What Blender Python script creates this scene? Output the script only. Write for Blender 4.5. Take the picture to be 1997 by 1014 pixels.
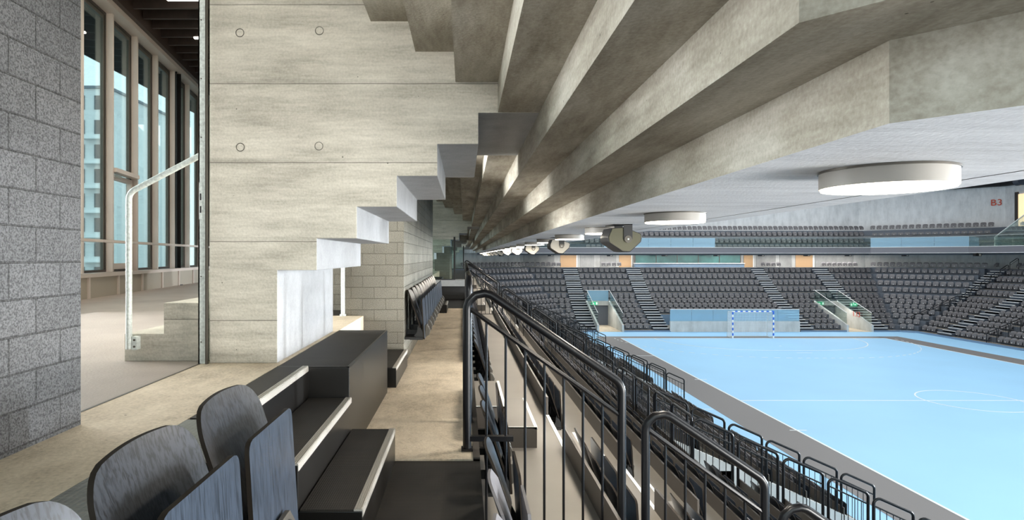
import bpy, bmesh, math, random
from mathutils import Vector, Matrix
random.seed(7)
PI = math.pi
H0 = 6.2                       # eye height above the court; everything below is written relative to the eye, then lifted
for o in list(bpy.data.objects): bpy.data.objects.remove(o)
SC = bpy.context.scene
COL = SC.collection

# ------------------------------------------------------------------ camera, world, light, exposure
cam = bpy.data.cameras.new('camera'); camo = bpy.data.objects.new('camera', cam); COL.objects.link(camo)
cam.sensor_width = 36.0; cam.lens = 36.0*1193/1997; cam.shift_x = 92.5/1997; cam.shift_y = -7.0/1997
cam.clip_start = 0.05; cam.clip_end = 400
camo.location = (0, 0, 0); camo.rotation_euler = (PI/2, 0, 0)
SC.camera = camo
SC.view_settings.view_transform = 'Standard'; SC.view_settings.look = 'None'
SC.view_settings.gamma = 1.0; SC.view_settings.use_curve_mapping = False
SC.view_settings.exposure = 0.95
try:
    SC.cycles.max_bounces = 9; SC.cycles.diffuse_bounces = 5; SC.cycles.glossy_bounces = 4
    SC.cycles.transparent_max_bounces = 16; SC.cycles.sample_clamp_indirect = 6.0
    SC.cycles.use_denoising = True
except Exception: pass
world = bpy.data.worlds.new('World'); SC.world = world; world.use_nodes = True
wn = world.node_tree.nodes; wl = world.node_tree.links
bg = wn['Background']
wtc = wn.new('ShaderNodeTexCoord'); wsep = wn.new('ShaderNodeSeparateXYZ'); wr = wn.new('ShaderNodeValToRGB')
wl.new(wtc.outputs['Generated'], wsep.inputs[0]); wl.new(wsep.outputs['Z'], wr.inputs[0])
wr.color_ramp.elements[0].position = 0.0; wr.color_ramp.elements[0].color = (0.78, 0.86, 0.88, 1)
wr.color_ramp.elements[1].position = 0.6; wr.color_ramp.elements[1].color = (0.50, 0.72, 0.79, 1)
wl.new(wr.outputs[0], bg.inputs[0]); bg.inputs[1].default_value = 1.25

def area(name, loc, size, sizey, power, color, rot=(0, 0, 0), spread=PI):
    l = bpy.data.lights.new(name, 'AREA'); l.shape = 'RECTANGLE'; l.size = size; l.size_y = sizey
    l.energy = power; l.color = color; l.spread = spread
    o = bpy.data.objects.new(name, l); COL.objects.link(o); o.location = loc; o.rotation_euler = rot
    return o
# the hall's roof floodlights over the court
for yy in (6, 22, 38, 54):
    for xx in (13, 24, 35):
        area('roof_floodlight', (xx, yy, 8.3), 6, 8, 410, (0.95, 0.98, 1.0))
# concourse luminaires along the ceiling (left)
for yy in (1.0, 6.5, 11.5):
    area('concourse_luminaire', (-3.6, yy, 4.1), 1.6, 3.5, 75, (1.0, 0.93, 0.82))
# daylight of the glazed front beside and behind the camera
area('window_daylight', (-5.0, 5.6, 1.4), 3.0, 4.6, 300, (0.97, 0.99, 1.0), Vector((1, -.12, .30)).to_track_quat('-Z', 'Y').to_euler(), 1.9)
area('hall_side_fill', (6.4, -.4, -1.2), 3.0, 1.8, 360, (1.0, 0.965, 0.92), Vector((-7.0, 4.2, 1.6)).to_track_quat('-Z', 'Y').to_euler())  # added fill behind the camera, to light the stepped concrete wall
area('walkway_fill', (-.75, -1.5, 1.15), .8, .35, 7, (1.0, .97, .92), Vector((-.1, 5.17, .12)).to_track_quat('-Z', 'Y').to_euler(), 1.0)  # added unseen fill under the stepped soffit for the upper part of that wall
for xx, pw in ((12.0, 13), (32.5, 13)): area('opening_luminaire', (xx, 53.0, -4.2), 1.2, 1.2, pw, (1.0, .95, .86))
# added fill from across the court, out of view, to brighten the near side
for yy in (9, 24): area('tier_front_fill', (42.8, yy, .1), .6, 9.0, 400, (0.86, 0.93, 1.0), Vector((-43.4, 9.5-yy, -.7)).to_track_quat('-Z', 'Y').to_euler(), .62)
for xx in (13.5, 24, 34.5): area('gallery_luminaire', (xx, 59.9, .26), 9.5, .25, 130, (1.0, .97, .93))

# ------------------------------------------------------------------ materials
def newmat(name):
    m = bpy.data.materials.new(name); m.use_nodes = True
    nt = m.node_tree; b = nt.nodes['Principled BSDF']
    return m, nt.nodes, nt.links, b
def plain(name, c, rough=.5, metal=0.0, coat=0.0, spec=.5, bump=0.0, bscale=80.0, var=0.0, vscale=6.0):
    m, n, l, b = newmat(name)
    b.inputs['Base Color'].default_value = (*c, 1); b.inputs['Roughness'].default_value = rough
    b.inputs['Metallic'].default_value = metal; b.inputs['Specular IOR Level'].default_value = spec
    b.inputs['Coat Weight'].default_value = coat; b.inputs['Coat Roughness'].default_value = .15
    tc = n.new('ShaderNodeTexCoord')
    if var:
        ns = n.new('ShaderNodeTexNoise'); ns.inputs['Scale'].default_value = vscale; ns.inputs['Detail'].default_value = 6
        l.new(tc.outputs['Object'], ns.inputs['Vector'])
        r = n.new('ShaderNodeValToRGB'); l.new(ns.outputs['Fac'], r.inputs[0])
        r.color_ramp.elements[0].position = .3; r.color_ramp.elements[1].position = .7
        r.color_ramp.elements[0].color = (*[x*(1-var) for x in c], 1)
        r.color_ramp.elements[1].color = (*[min(1, x*(1+var)) for x in c], 1)
        l.new(r.outputs[0], b.inputs['Base Color'])
    if bump:
        ns = n.new('ShaderNodeTexNoise'); ns.inputs['Scale'].default_value = bscale; ns.inputs['Detail'].default_value = 3
        l.new(tc.outputs['Object'], ns.inputs['Vector'])
        bp = n.new('ShaderNodeBump'); bp.inputs['Strength'].default_value = bump; bp.inputs['Distance'].default_value = .01
        l.new(ns.outputs['Fac'], bp.inputs['Height']); l.new(bp.outputs[0], b.inputs['Normal'])
    return m
def emis(name, c, s):
    m, n, l, b = newmat(name); b.inputs['Base Color'].default_value = (*c, 1)
    b.inputs['Emission Color'].default_value = (*c, 1); b.inputs['Emission Strength'].default_value = s
    return m
def glass(name, tint, fac=.12, rough=.02, gcol=(1, 1, 1)):
    m, n, l, b = newmat(name); n.remove(b); out = n['Material Output']
    t = n.new('ShaderNodeBsdfTransparent'); t.inputs[0].default_value = (*tint, 1)
    g = n.new('ShaderNodeBsdfGlossy'); g.inputs['Roughness'].default_value = rough; g.inputs['Color'].default_value = (*gcol, 1)
    fr = n.new('ShaderNodeFresnel'); fr.inputs[0].default_value = 1.5
    a = n.new('ShaderNodeMath'); a.operation = 'MULTIPLY_ADD'; a.inputs[1].default_value = .55; a.inputs[2].default_value = fac-.04
    a.use_clamp = True; l.new(fr.outputs[0], a.inputs[0])
    mx = n.new('ShaderNodeMixShader'); l.new(a.outputs[0], mx.inputs[0]); l.new(t.outputs[0], mx.inputs[1]); l.new(g.outputs[0], mx.inputs[2])
    l.new(mx.outputs[0], out.inputs[0])
    return m
def concrete(name, dark, mid, light, streak=(1.0, 1.0, 9.0), lines=0.0, line_off=0.0, pores=1.0, rough=.75, bumpd=.004, sscale=1.6, grain=.35):
    m, n, l, b = newmat(name); tc = n.new('ShaderNodeTexCoord')
    def noise(scale, vec=None, det=6, rough_=.55):
        ns = n.new('ShaderNodeTexNoise'); ns.inputs['Scale'].default_value = scale; ns.inputs['Detail'].default_value = det
        ns.inputs['Roughness'].default_value = rough_
        l.new(vec if vec else tc.outputs['Object'], ns.inputs['Vector']); return ns.outputs['Fac']
    def math_(op, a, c, d=None):
        k = n.new('ShaderNodeMath'); k.operation = op
        for i, x in enumerate((a, c, d)):
            if x is None: continue
            if isinstance(x, (int, float)): k.inputs[i].default_value = x
            else: l.new(x, k.inputs[i])
        return k.outputs[0]
    mp = n.new('ShaderNodeMapping'); mp.inputs['Scale'].default_value = streak; l.new(tc.outputs['Object'], mp.inputs[0])
    a = noise(sscale, mp.outputs[0], 7, .6); c = noise(1.1, None, 5); g = noise(70, None, 2)
    s = math_('ADD', math_('ADD', math_('MULTIPLY', a, .45), math_('MULTIPLY', c, .33)), math_('MULTIPLY', noise(7.5, mp.outputs[0], 6, .65), .22))
    s = math_('ADD', s, math_('MULTIPLY', math_('SUBTRACT', g, .5), grain*.5))
    r = n.new('ShaderNodeValToRGB'); l.new(s, r.inputs[0]); e = r.color_ramp.elements
    e[0].position = .34; e[0].color = (*dark, 1); e[1].position = .64; e[1].color = (*light, 1)
    k = e.new(.49); k.color = (*mid, 1)
    colr = r.outputs[0]; height = g
    if pores:
        vo = n.new('ShaderNodeTexVoronoi'); vo.inputs['Scale'].default_value = 11; l.new(tc.outputs['Object'], vo.inputs['Vector'])
        sep = n.new('ShaderNodeSeparateColor'); l.new(vo.outputs['Color'], sep.inputs[0])
        rad = math_('MULTIPLY', math_('POWER', sep.outputs[0], 3.0), .075*pores)
        p = math_('LESS_THAN', vo.outputs['Distance'], rad)
        mx = n.new('ShaderNodeMixRGB'); mx.inputs['Color2'].default_value = (dark[0]*.3, dark[1]*.3, dark[2]*.3, 1)
        l.new(math_('MULTIPLY', p, .8), mx.inputs['Fac']); l.new(colr, mx.inputs['Color1']); colr = mx.outputs[0]
        height = math_('SUBTRACT', height, p)
    if lines:
        sp = n.new('ShaderNodeSeparateXYZ'); l.new(tc.outputs['Object'], sp.inputs[0])
        wob = math_('MULTIPLY', math_('SUBTRACT', noise(6, None, 4), .5), .006)
        z = math_('ADD', math_('ADD', sp.outputs['Z'], wob), 50*lines - line_off)
        f = math_('MODULO', z, lines)
        ln = math_('LESS_THAN', f, .006)
        # soft staining just over and under the shutter joint
        st = math_('LESS_THAN', f, .03)
        amt = math_('ADD', math_('MULTIPLY', ln, .55), math_('MULTIPLY', math_('MULTIPLY', st, noise(9, mp.outputs[0], 3)), .25))
        mx = n.new('ShaderNodeMixRGB'); mx.inputs['Color2'].default_value = (dark[0]*.4, dark[1]*.4, dark[2]*.4, 1)
        l.new(amt, mx.inputs['Fac']); l.new(colr, mx.inputs['Color1']); colr = mx.outputs[0]
        height = math_('SUBTRACT', height, ln)
    l.new(colr, b.inputs['Base Color']); b.inputs['Roughness'].default_value = rough; b.inputs['Specular IOR Level'].default_value = .3
    bp = n.new('ShaderNodeBump'); bp.inputs['Strength'].default_value = .6; bp.inputs['Distance'].default_value = bumpd
    l.new(height, bp.inputs['Height']); l.new(bp.outputs[0], b.inputs['Normal'])
    return m
def blocks(name, c, mortar, bw=.25, bh=.121, zoff=0.0):
    m, n, l, b = newmat(name); tc = n.new('ShaderNodeTexCoord')
    sp = n.new('ShaderNodeSeparateXYZ'); l.new(tc.outputs['Object'], sp.inputs[0])
    ad = n.new('ShaderNodeMath'); ad.operation = 'ADD'; l.new(sp.outputs['X'], ad.inputs[0]); l.new(sp.outputs['Y'], ad.inputs[1])
    az = n.new('ShaderNodeMath'); az.operation = 'ADD'; az.inputs[1].default_value = zoff; l.new(sp.outputs['Z'], az.inputs[0])
    cb = n.new('ShaderNodeCombineXYZ'); l.new(ad.outputs[0], cb.inputs[0]); l.new(az.outputs[0], cb.inputs[1])
    br = n.new('ShaderNodeTexBrick'); l.new(cb.outputs[0], br.inputs['Vector'])
    br.inputs['Scale'].default_value = 1; br.inputs['Brick Width'].default_value = bw; br.inputs['Row Height'].default_value = bh
    br.inputs['Mortar Size'].default_value = .0035; br.inputs['Mortar Smooth'].default_value = .6; br.inputs['Bias'].default_value = 0
    br.inputs['Color1'].default_value = (*[x*.93 for x in c], 1); br.inputs['Color2'].default_value = (*[x*1.07 for x in c], 1)
    br.inputs['Mortar'].default_value = (*mortar, 1)
    def noise(sc, det=4):
        ns = n.new('ShaderNodeTexNoise'); ns.inputs['Scale'].default_value = sc; ns.inputs['Detail'].default_value = det
        l.new(tc.outputs['Object'], ns.inputs['Vector']); return ns.outputs['Fac']
    n1 = noise(170, 3); n2 = noise(2.0, 3)
    r = n.new('ShaderNodeValToRGB'); l.new(n1, r.inputs[0]); r.color_ramp.elements[0].position = .36; r.color_ramp.elements[1].position = .60
    r.color_ramp.elements[0].color = (.30, .30, .30, 1); r.color_ramp.elements[1].color = (1.12, 1.12, 1.12, 1)
    mx = n.new('ShaderNodeMixRGB'); mx.blend_type = 'MULTIPLY'; mx.inputs[0].default_value = .75
    l.new(br.outputs['Color'], mx.inputs[1]); l.new(r.outputs[0], mx.inputs[2])
    r2 = n.new('ShaderNodeValToRGB'); l.new(n2, r2.inputs[0]); r2.color_ramp.elements[0].position = .3; r2.color_ramp.elements[1].position = .7
    r2.color_ramp.elements[0].color = (.85, .85, .85, 1); r2.color_ramp.elements[1].color = (1.1, 1.1, 1.1, 1)
    m2 = n.new('ShaderNodeMixRGB'); m2.blend_type = 'MULTIPLY'; m2.inputs[0].default_value = 1
    l.new(mx.outputs[0], m2.inputs[1]); l.new(r2.outputs[0], m2.inputs[2])
    l.new(m2.outputs[0], b.inputs['Base Color']); b.inputs['Roughness'].default_value = .9; b.inputs['Specular IOR Level'].default_value = .2
    h = n.new('ShaderNodeMath'); h.operation = 'MULTIPLY_ADD'; h.inputs[1].default_value = -1.2; l.new(br.outputs['Fac'], h.inputs[0]); l.new(n1, h.inputs[2])
    bp = n.new('ShaderNodeBump'); bp.inputs['Strength'].default_value = .9; bp.inputs['Distance'].default_value = .008
    l.new(h.outputs[0], bp.inputs['Height']); l.new(bp.outputs[0], b.inputs['Normal'])
    return m
def wood(name, c, c2, rough=.30, coat=1.0, axis_scale=(60, 60, 3.5)):
    m, n, l, b = newmat(name); tc = n.new('ShaderNodeTexCoord')
    mp = n.new('ShaderNodeMapping'); mp.inputs['Scale'].default_value = axis_scale; l.new(tc.outputs['Object'], mp.inputs[0])
    ns = n.new('ShaderNodeTexNoise'); ns.inputs['Scale'].default_value = 1.3; ns.inputs['Detail'].default_value = 5; ns.inputs['Distortion'].default_value = .6
    l.new(mp.outputs[0], ns.inputs['Vector'])
    r = n.new('ShaderNodeValToRGB'); l.new(ns.outputs['Fac'], r.inputs[0]); r.color_ramp.elements[0].position = .40; r.color_ramp.elements[1].position = .56
    r.color_ramp.elements[0].color = (*c, 1); r.color_ramp.elements[1].color = (*c2, 1)
    l.new(r.outputs[0], b.inputs['Base Color']); b.inputs['Roughness'].default_value = rough
    b.inputs['Coat Weight'].default_value = coat; b.inputs['Coat Roughness'].default_value = .25
    bp = n.new('ShaderNodeBump'); bp.inputs['Strength'].default_value = .55; bp.inputs['Distance'].default_value = .002
    l.new(r.outputs[0], bp.inputs['Height']); l.new(bp.outputs[0], b.inputs['Normal'])
    return m
def studded(name, c, rough=.55, scale=90, bump=.5):
    m, n, l, b = newmat(name); tc = n.new('ShaderNodeTexCoord')
    vo = n.new('ShaderNodeTexVoronoi'); vo.inputs['Scale'].default_value = scale; vo.inputs['Randomness'].default_value = 0.0
    l.new(tc.outputs['Object'], vo.inputs['Vector'])
    ns = n.new('ShaderNodeTexNoise'); ns.inputs['Scale'].default_value = 5; ns.inputs['Detail'].default_value = 6; l.new(tc.outputs['Object'], ns.inputs['Vector'])
    r = n.new('ShaderNodeValToRGB'); l.new(ns.outputs['Fac'], r.inputs[0]); r.color_ramp.elements[0].position = .3; r.color_ramp.elements[1].position = .72
    r.color_ramp.elements[0].color = (*[x*.65 for x in c], 1); r.color_ramp.elements[1].color = (*[x*1.4 for x in c], 1)
    l.new(r.outputs[0], b.inputs['Base Color']); b.inputs['Roughness'].default_value = rough
    bp = n.new('ShaderNodeBump'); bp.inputs['Strength'].default_value = bump; bp.inputs['Distance'].default_value = .003; bp.invert = True
    l.new(vo.outputs['Distance'], bp.inputs['Height']); l.new(bp.outputs[0], b.inputs['Normal'])
    return m

M = {}
M['wallc'] = concrete('formwork_concrete', (.28, .26, .215), (.48, .45, .38), (.66, .62, .535), (.9, .9, 7.0), lines=.4735, line_off=.086, pores=.9)
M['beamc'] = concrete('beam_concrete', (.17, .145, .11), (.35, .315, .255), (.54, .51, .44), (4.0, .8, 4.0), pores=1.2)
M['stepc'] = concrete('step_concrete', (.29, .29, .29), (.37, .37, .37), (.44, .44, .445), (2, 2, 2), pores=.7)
M['slabc'] = concrete('court_lit_slab_concrete', (.42, .435, .46), (.62, .64, .675), (.76, .785, .82), (.9, 6.0, .9), pores=.5)  # beam concrete made paler and cooler, court bounce light put into the colour
M['floorc'] = concrete('walkway_concrete', (.38, .31, .225), (.64, .54, .41), (.80, .69, .54), (2.2, 1.2, 2), pores=.8, grain=.6)
M['screed'] = concrete('screed', (.33, .28, .245), (.41, .355, .315), (.47, .41, .365), (.7, .7, .7), pores=0, rough=.45, grain=.1)
M['farc'] = concrete('hall_concrete', (.42, .42, .40), (.55, .55, .53), (.66, .66, .64), (1.4, 1.4, .35), pores=0)
M['terrace'] = plain('terrace_coating', (.235, .213, .185), .55, var=.08, vscale=1.5)
M['terrdark'] = plain('terrace_riser', (.10, .115, .14), .6)
M['fascia'] = plain('fascia_panel', (.085, .073, .062), .45)
M['block'] = blocks('grey_blockwork', (.185, .183, .183), (.135, .133, .13), zoff=.02)
M['blockw'] = blocks('warm_blockwork', (.29, .27, .225), (.21, .19, .155), zoff=1.18)
M['blacksteel'] = plain('black_steel_sheet', (.008, .007, .006), .33, spec=.45, var=.25, vscale=3)
M['rubber'] = studded('black_stud_rubber', (.018, .0145, .011), .65, 110, .6)
M['platmat'] = studded('dark_stage_floor', (.018, .015, .012), .7, 60, .25)
M['studs'] = studded('grey_checker_plate', (.16, .17, .155), .42, 55, .9)
M['alu'] = plain('ribbed_aluminium', (.50, .47, .42), .42, metal=.35, bump=.4, bscale=250)
M['white'] = plain('white_paint', (.88, .88, .86), .5)
M['galv'] = plain('galvanised_steel', (.60, .64, .61), .55, metal=.15, var=.22, vscale=60)
M['rail'] = plain('black_powder_coat', (.005, .005, .006), .30, coat=.0, spec=.35)
M['seat'] = wood('black_stained_ply', (.008, .009, .011), (.034, .038, .046), coat=.35, axis_scale=(90, 90, 5))
M['pad'] = wood('court_tinted_ply', (.020, .026, .036), (.046, .060, .084), coat=.45, axis_scale=(120, 120, 5))  # blue reflection of the court mixed into the pad colour
M['edge'] = plain('ply_edge', (.02, .015, .011), .7, spec=.15)
M['seatfar'] = plain('grey_ply_seat', (.15, .143, .15), .45, coat=.1)
M['bracket'] = plain('grey_bracket', (.10, .09, .075), .35, metal=.4)
M['blackpl'] = plain('black_plastic', (.012, .012, .012), .5)
M['court'] = plain('light_blue_sports_floor', (.36, .66, .93), .5, var=.03, vscale=.3)
M['band'] = plain('grey_brown_court_border', (.20, .185, .18), .5)
M['line'] = plain('white_court_line', (.86, .90, .92), .5)
M['stairblue'] = plain('dark_blue_grey_step', (.055, .07, .095), .5)
M['plinth'] = plain('blue_grey_plinth', (.16, .24, .34), .5)
M['bronze'] = plain('rose_bronze_mullion', (.66, .57, .51), .42, metal=.1, var=.06, vscale=2)
M['bronzed'] = plain('dark_bronze_frame', (.06, .05, .045), .4, metal=.3)
M['panel'] = plain('beige_parapet_panel', (.42, .37, .30), .5)
M['brown'] = plain('dark_brown_steel', (.055, .034, .026), .45)
M['joist'] = plain('brown_timber_joist', (.05, .034, .028), .5, var=.2)
M['ceilb'] = plain('black_brown_ceiling', (.012, .009, .008), .8)
M['winglass'] = glass('teal_window_glass', (.84, .93, .93), .03)
M['railglass'] = glass('green_guard_glass', (.90, .97, .95), .02)
M['blueglass'] = glass('pale_blue_reflection_glass', (.66, .88, .98), .05)
def milky(m, c, f):
    n, l = m.node_tree.nodes, m.node_tree.links; out = n['Material Output']; prev = out.inputs[0].links[0].from_socket
    d = n.new('ShaderNodeBsdfDiffuse'); d.inputs[0].default_value = (*c, 1); mx = n.new('ShaderNodeMixShader'); mx.inputs[0].default_value = f
    l.new(prev, mx.inputs[1]); l.new(d.outputs[0], mx.inputs[2]); l.new(mx.outputs[0], out.inputs[0])
milky(M['blueglass'], (.62, .86, 1.0), .34)  # bright blue reflections put into the glass as diffuse colour
M['teal'] = plain('teal_glazing', (.02, .075, .07), .12, spec=.8, var=.5, vscale=.6)
M['door'] = plain('warm_wood_door', (.58, .37, .20), .5)
M['dooroff'] = plain('beige_metal_door', (.55, .50, .42), .5)
M['lampbody'] = plain('beige_lamp_housing', (.34, .32, .29), .5)
M['lamp'] = emis('lamp_diffuser', (1.0, .90, .74), 9)
M['strip'] = emis('strip_light', (1.0, .93, .82), 7)
M['green'] = emis('green_exit_sign', (.02, .45, .20), .35)
M['signw'] = emis('sign_white', (.9, 1, .95), .4)
M['speaker'] = plain('olive_speaker_face', (.085, .08, .04), .5)
M['speakerp'] = plain('pale_speaker_face', (.48, .44, .37), .5)
M['blue'] = plain('goal_blue', (.02, .13, .62), .4)
M['netm'] = plain('white_net', (.85, .87, .88), .7)
M['red'] = plain('red_lettering', (.60, .07, .03), .6)
M['bldg'] = plain('pale_render', (.86, .86, .86), .8)
M['bwin'] = plain('dark_house_window', (.06, .07, .09), .2)
M['asph'] = plain('outside_ground', (.2, .2, .2), .8)
M['roofm'] = plain('black_roof', (.012, .013, .016), .8)
M['steel'] = plain('grey_steel_truss', (.22, .24, .27), .5)

# ------------------------------------------------------------------ mesh helpers
class MB:
    def __init__(s): s.v = []; s.f = []
    def add(s, vs, fs):
        o = len(s.v); s.v += [tuple(v) for v in vs]; s.f += [tuple(o+i for i in f) for f in fs]; return s
    def box(s, x0, x1, y0, y1, z0, z1):
        return s.add([(x0,y0,z0),(x1,y0,z0),(x1,y1,z0),(x0,y1,z0),(x0,y0,z1),(x1,y0,z1),(x1,y1,z1),(x0,y1,z1)],
              [(0,3,2,1),(4,5,6,7),(0,1,5,4),(1,2,6,5),(2,3,7,6),(3,0,4,7)])
    def prism_y(s, poly, y0, y1):            # polygon in XZ extruded along Y
        n = len(poly); vs = [(x, y0, z) for x, z in poly]+[(x, y1, z) for x, z in poly]
        return s.add(vs, [tuple(range(n)), tuple(range(2*n-1, n-1, -1))]+[(i, (i+1) % n, n+(i+1) % n, n+i) for i in range(n)])
    def prism_x(s, poly, x0, x1):            # polygon in YZ extruded along X
        n = len(poly); vs = [(x0, y, z) for y, z in poly]+[(x1, y, z) for y, z in poly]
        return s.add(vs, [tuple(range(n)), tuple(range(2*n-1, n-1, -1))]+[(i, (i+1) % n, n+(i+1) % n, n+i) for i in range(n)])
    def prism_z(s, poly, z0, z1):
        n = len(poly); vs = [(x, y, z0) for x, y in poly]+[(x, y, z1) for x, y in poly]
        return s.add(vs, [tuple(range(n)), tuple(range(2*n-1, n-1, -1))]+[(i, (i+1) % n, n+(i+1) % n, n+i) for i in range(n)])
    def cyl(s, c, r, h, n=24, axis='z'):
        vs = []
        for k in (0, 1):
            for i in range(n):
                a = 2*PI*i/n; p = (r*math.cos(a), r*math.sin(a), h*k)
                if axis == 'y': p = (p[0], p[2], p[1])
                if axis == 'x': p = (p[2], p[0], p[1])
                vs.append((c[0]+p[0], c[1]+p[1], c[2]+p[2]))
        return s.add(vs, [tuple(range(n)), tuple(range(2*n-1, n-1, -1))]+[(i, (i+1) % n, n+(i+1) % n, n+i) for i in range(n)])
    def tube(s, pts, r, n=10, closed=False):
        pts = [Vector(p) for p in pts]; m = len(pts); rings = []
        prev = None
        for i, p in enumerate(pts):
            a = pts[i-1] if (i > 0 or closed) else p; b = pts[(i+1) % m] if (i < m-1 or closed) else p
            t = (b-a).normalized()
            if prev is None:
                up = Vector((0, 0, 1)) if abs(t.z) < .9 else Vector((0, 1, 0)) if abs(t.y) < .9 else Vector((1, 0, 0))
                u = t.cross(up).normalized()
            else:
                u = (prev - t*prev.dot(t)).normalized()
            prev = u; w = t.cross(u)
            sc = 1.0
            if 0 < i < m-1:
                ca = (pts[i]-pts[i-1]).normalized().dot((pts[i+1]-pts[i]).normalized()); sc = 1/max(.5, math.sqrt((1+ca)/2))
            rings.append([p+u*(r*math.cos(2*PI*k/n))+w*(r*math.sin(2*PI*k/n)) for k in range(n)])
        vs = [v for g in rings for v in g]; fs = []
        for i in range(m-1 if not closed else m):
            j = (i+1) % m
            for k in range(n): fs.append((i*n+k, i*n+(k+1) % n, j*n+(k+1) % n, j*n+k))
        if not closed: fs += [tuple(range(n-1, -1, -1)), tuple((m-1)*n+k for k in range(n))]
        return s.add(vs, fs)
    def xf(s, mat, start=0):
        for i in range(start, len(s.v)): s.v[i] = tuple(mat @ Vector(s.v[i]))
        return s
    def build(s, name, mat, parent=None, smooth=False, bevel=0.0, kind=None, recalc=True):
        me = bpy.data.meshes.new(name); me.from_pydata(s.v, [], s.f)
        if recalc:
            bm = bmesh.new(); bm.from_mesh(me); bmesh.ops.recalc_face_normals(bm, faces=bm.faces); bm.to_mesh(me); bm.free()
        if smooth:
            for p in me.polygons: p.use_smooth = True
            try: me.set_sharp_from_angle(angle=math.radians(40))
            except Exception: pass
        me.materials.append(M[mat] if isinstance(mat, str) else mat)
        o = bpy.data.objects.new(name, me); COL.objects.link(o)
        if parent: o.parent = parent
        if bevel:
            b = o.modifiers.new('bevel', 'BEVEL'); b.width = bevel; b.segments = 2; b.limit_method = 'ANGLE'
        if kind: o['kind'] = kind
        return o
def fillet(pts, r, n=5):
    pts = [Vector(p) for p in pts]; out = [pts[0]]
    for i in range(1, len(pts)-1):
        a, b, c = pts[i-1], pts[i], pts[i+1]; d1 = (a-b).normalized(); d2 = (c-b).normalized()
        half = math.acos(max(-1, min(1, d1.dot(d2))))/2; d = min(r/math.tan(half), (a-b).length*.49, (c-b).length*.49)
        p, q = b+d1*d, b+d2*d; rr = d*math.tan(half); cc = b+(d1+d2).normalized()*(rr/math.sin(half))
        for k in range(n+1):
            t = k/n; v = (p-cc).lerp(q-cc, t).normalized()*rr
            out.append(cc+v)
    return out+[pts[-1]]
def tag(o, label=None, cat=None, group=None, kind=None):
    if label: o['label'] = label
    if cat: o['category'] = cat
    if group: o['group'] = group
    if kind: o['kind'] = kind
    return o
def empty(name, loc=(0, 0, 0), rz=0.0):
    o = bpy.data.objects.new(name, None); COL.objects.link(o); o.location = loc; o.rotation_euler = (0, 0, rz); o.empty_display_size = .1
    return o
KIDS = {}
def link_kids():
    KIDS.clear()
    for o in bpy.data.objects:
        if o.parent: KIDS.setdefault(o.parent.name, []).append(o)
def copy_tree(o, parent=None):
    c = o.copy(); COL.objects.link(c)
    if parent: c.parent = parent
    for ch in KIDS.get(o.name, []): copy_tree(ch, c)
    return c
def struct(mb, name, mat, parent=None, **k):
    o = mb.build(name, mat, parent, **k)
    if not parent: o['kind'] = 'structure'
    return o

# ------------------------------------------------------------------ levels of the lower bowl
RISE = [.565]*5+[.365]*6
ZF = [-1.18]
for r_ in RISE: ZF.append(ZF[-1]-r_)                 # floor of row 0 (walkway) .. row 11
TR = .83
def XK(k): return .09+TR*(k-1)                       # riser plane behind row k on our side
ZCON = -.64                                          # concourse level
COURT = -6.2

# ------------------------------------------------------------------ court
c = MB().box(-1, 60, -6, 75, COURT-.3, COURT); floor = struct(c, 'floor', 'court')
def marking(name, mb, mat='line'): return struct(mb, name, mat)
SX, GY, HY = 11.84, 46.3, 26.3
z0, z1 = COURT+.002, COURT+.006
b = MB()
b.box(10.13, SX-.03, -4, 47.35, z0, z1); b.box(SX-.03, 32.0, GY+.06, 47.35, z0, z1); b.box(31.9, 33.5, -4, 47.35, z0, z1)
marking('floor_border_marking', b, 'band')
b = MB()
b.box(SX-.04, SX+.04, -4, GY+.04, z0, z1+.003); b.box(SX-.04, 31.84, GY-.04, GY+.06, z0, z1+.003); b.box(31.80, 31.88, -4, GY, z0, z1+.003)
b.box(SX, 31.84, HY-.035, HY+.035, z0, z1+.003)
for yy in (HY+4.5, HY-4.5): b.box(SX-.25, SX+.35, yy-.03, yy+.03, z0, z1+.004)
b.box(10.2, SX, 38.1, 38.17, z0, z1+.004); b.box(9.25, 10.1, 27.7, 27.76, z0, z1); b.box(9.25, 10.1, 24.8, 24.86, z0, z1)
GX = 21.84
def arc(mb, cx, cy, r, a0, a1, w=.06, n=48, dash=0):
    for i in range(n):
        if dash and i % 2: continue
        p, q = a0+(a1-a0)*i/n, a0+(a1-a0)*(i+1)/n
        P = [(cx+rr*math.cos(t), cy+rr*math.sin(t)) for rr, t in ((r-w/2, p), (r+w/2, p), (r+w/2, q), (r-w/2, q))]
        mb.prism_z(P, z0, z1+.004)
arc(b, GX, HY, 2.0, 0, 2*PI, .06, 64)
for R, dash in ((6, 0), (9, 1)):
    arc(b, GX+1.5, GY, R, -PI/2, 0, .06, 40, dash); arc(b, GX-1.5, GY, R, PI, 1.5*PI, .06, 40, dash)
    if dash:
        for i in range(6): b.box(GX-1.5+.5*i, GX-1.5+.5*i+.25, GY-R-.03, GY-R+.03, z0, z1+.004)
    else: b.box(GX-1.5, GX+1.5, GY-R-.03, GY-R+.03, z0, z1+.004)
b.box(GX-.5, GX+.5, GY-7-.03, GY-7+.03, z0, z1+.004); b.box(GX-.08, GX+.08, GY-4.03, GY-3.97, z0, z1+.004)
marking('floor_line_marking', b)

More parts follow.
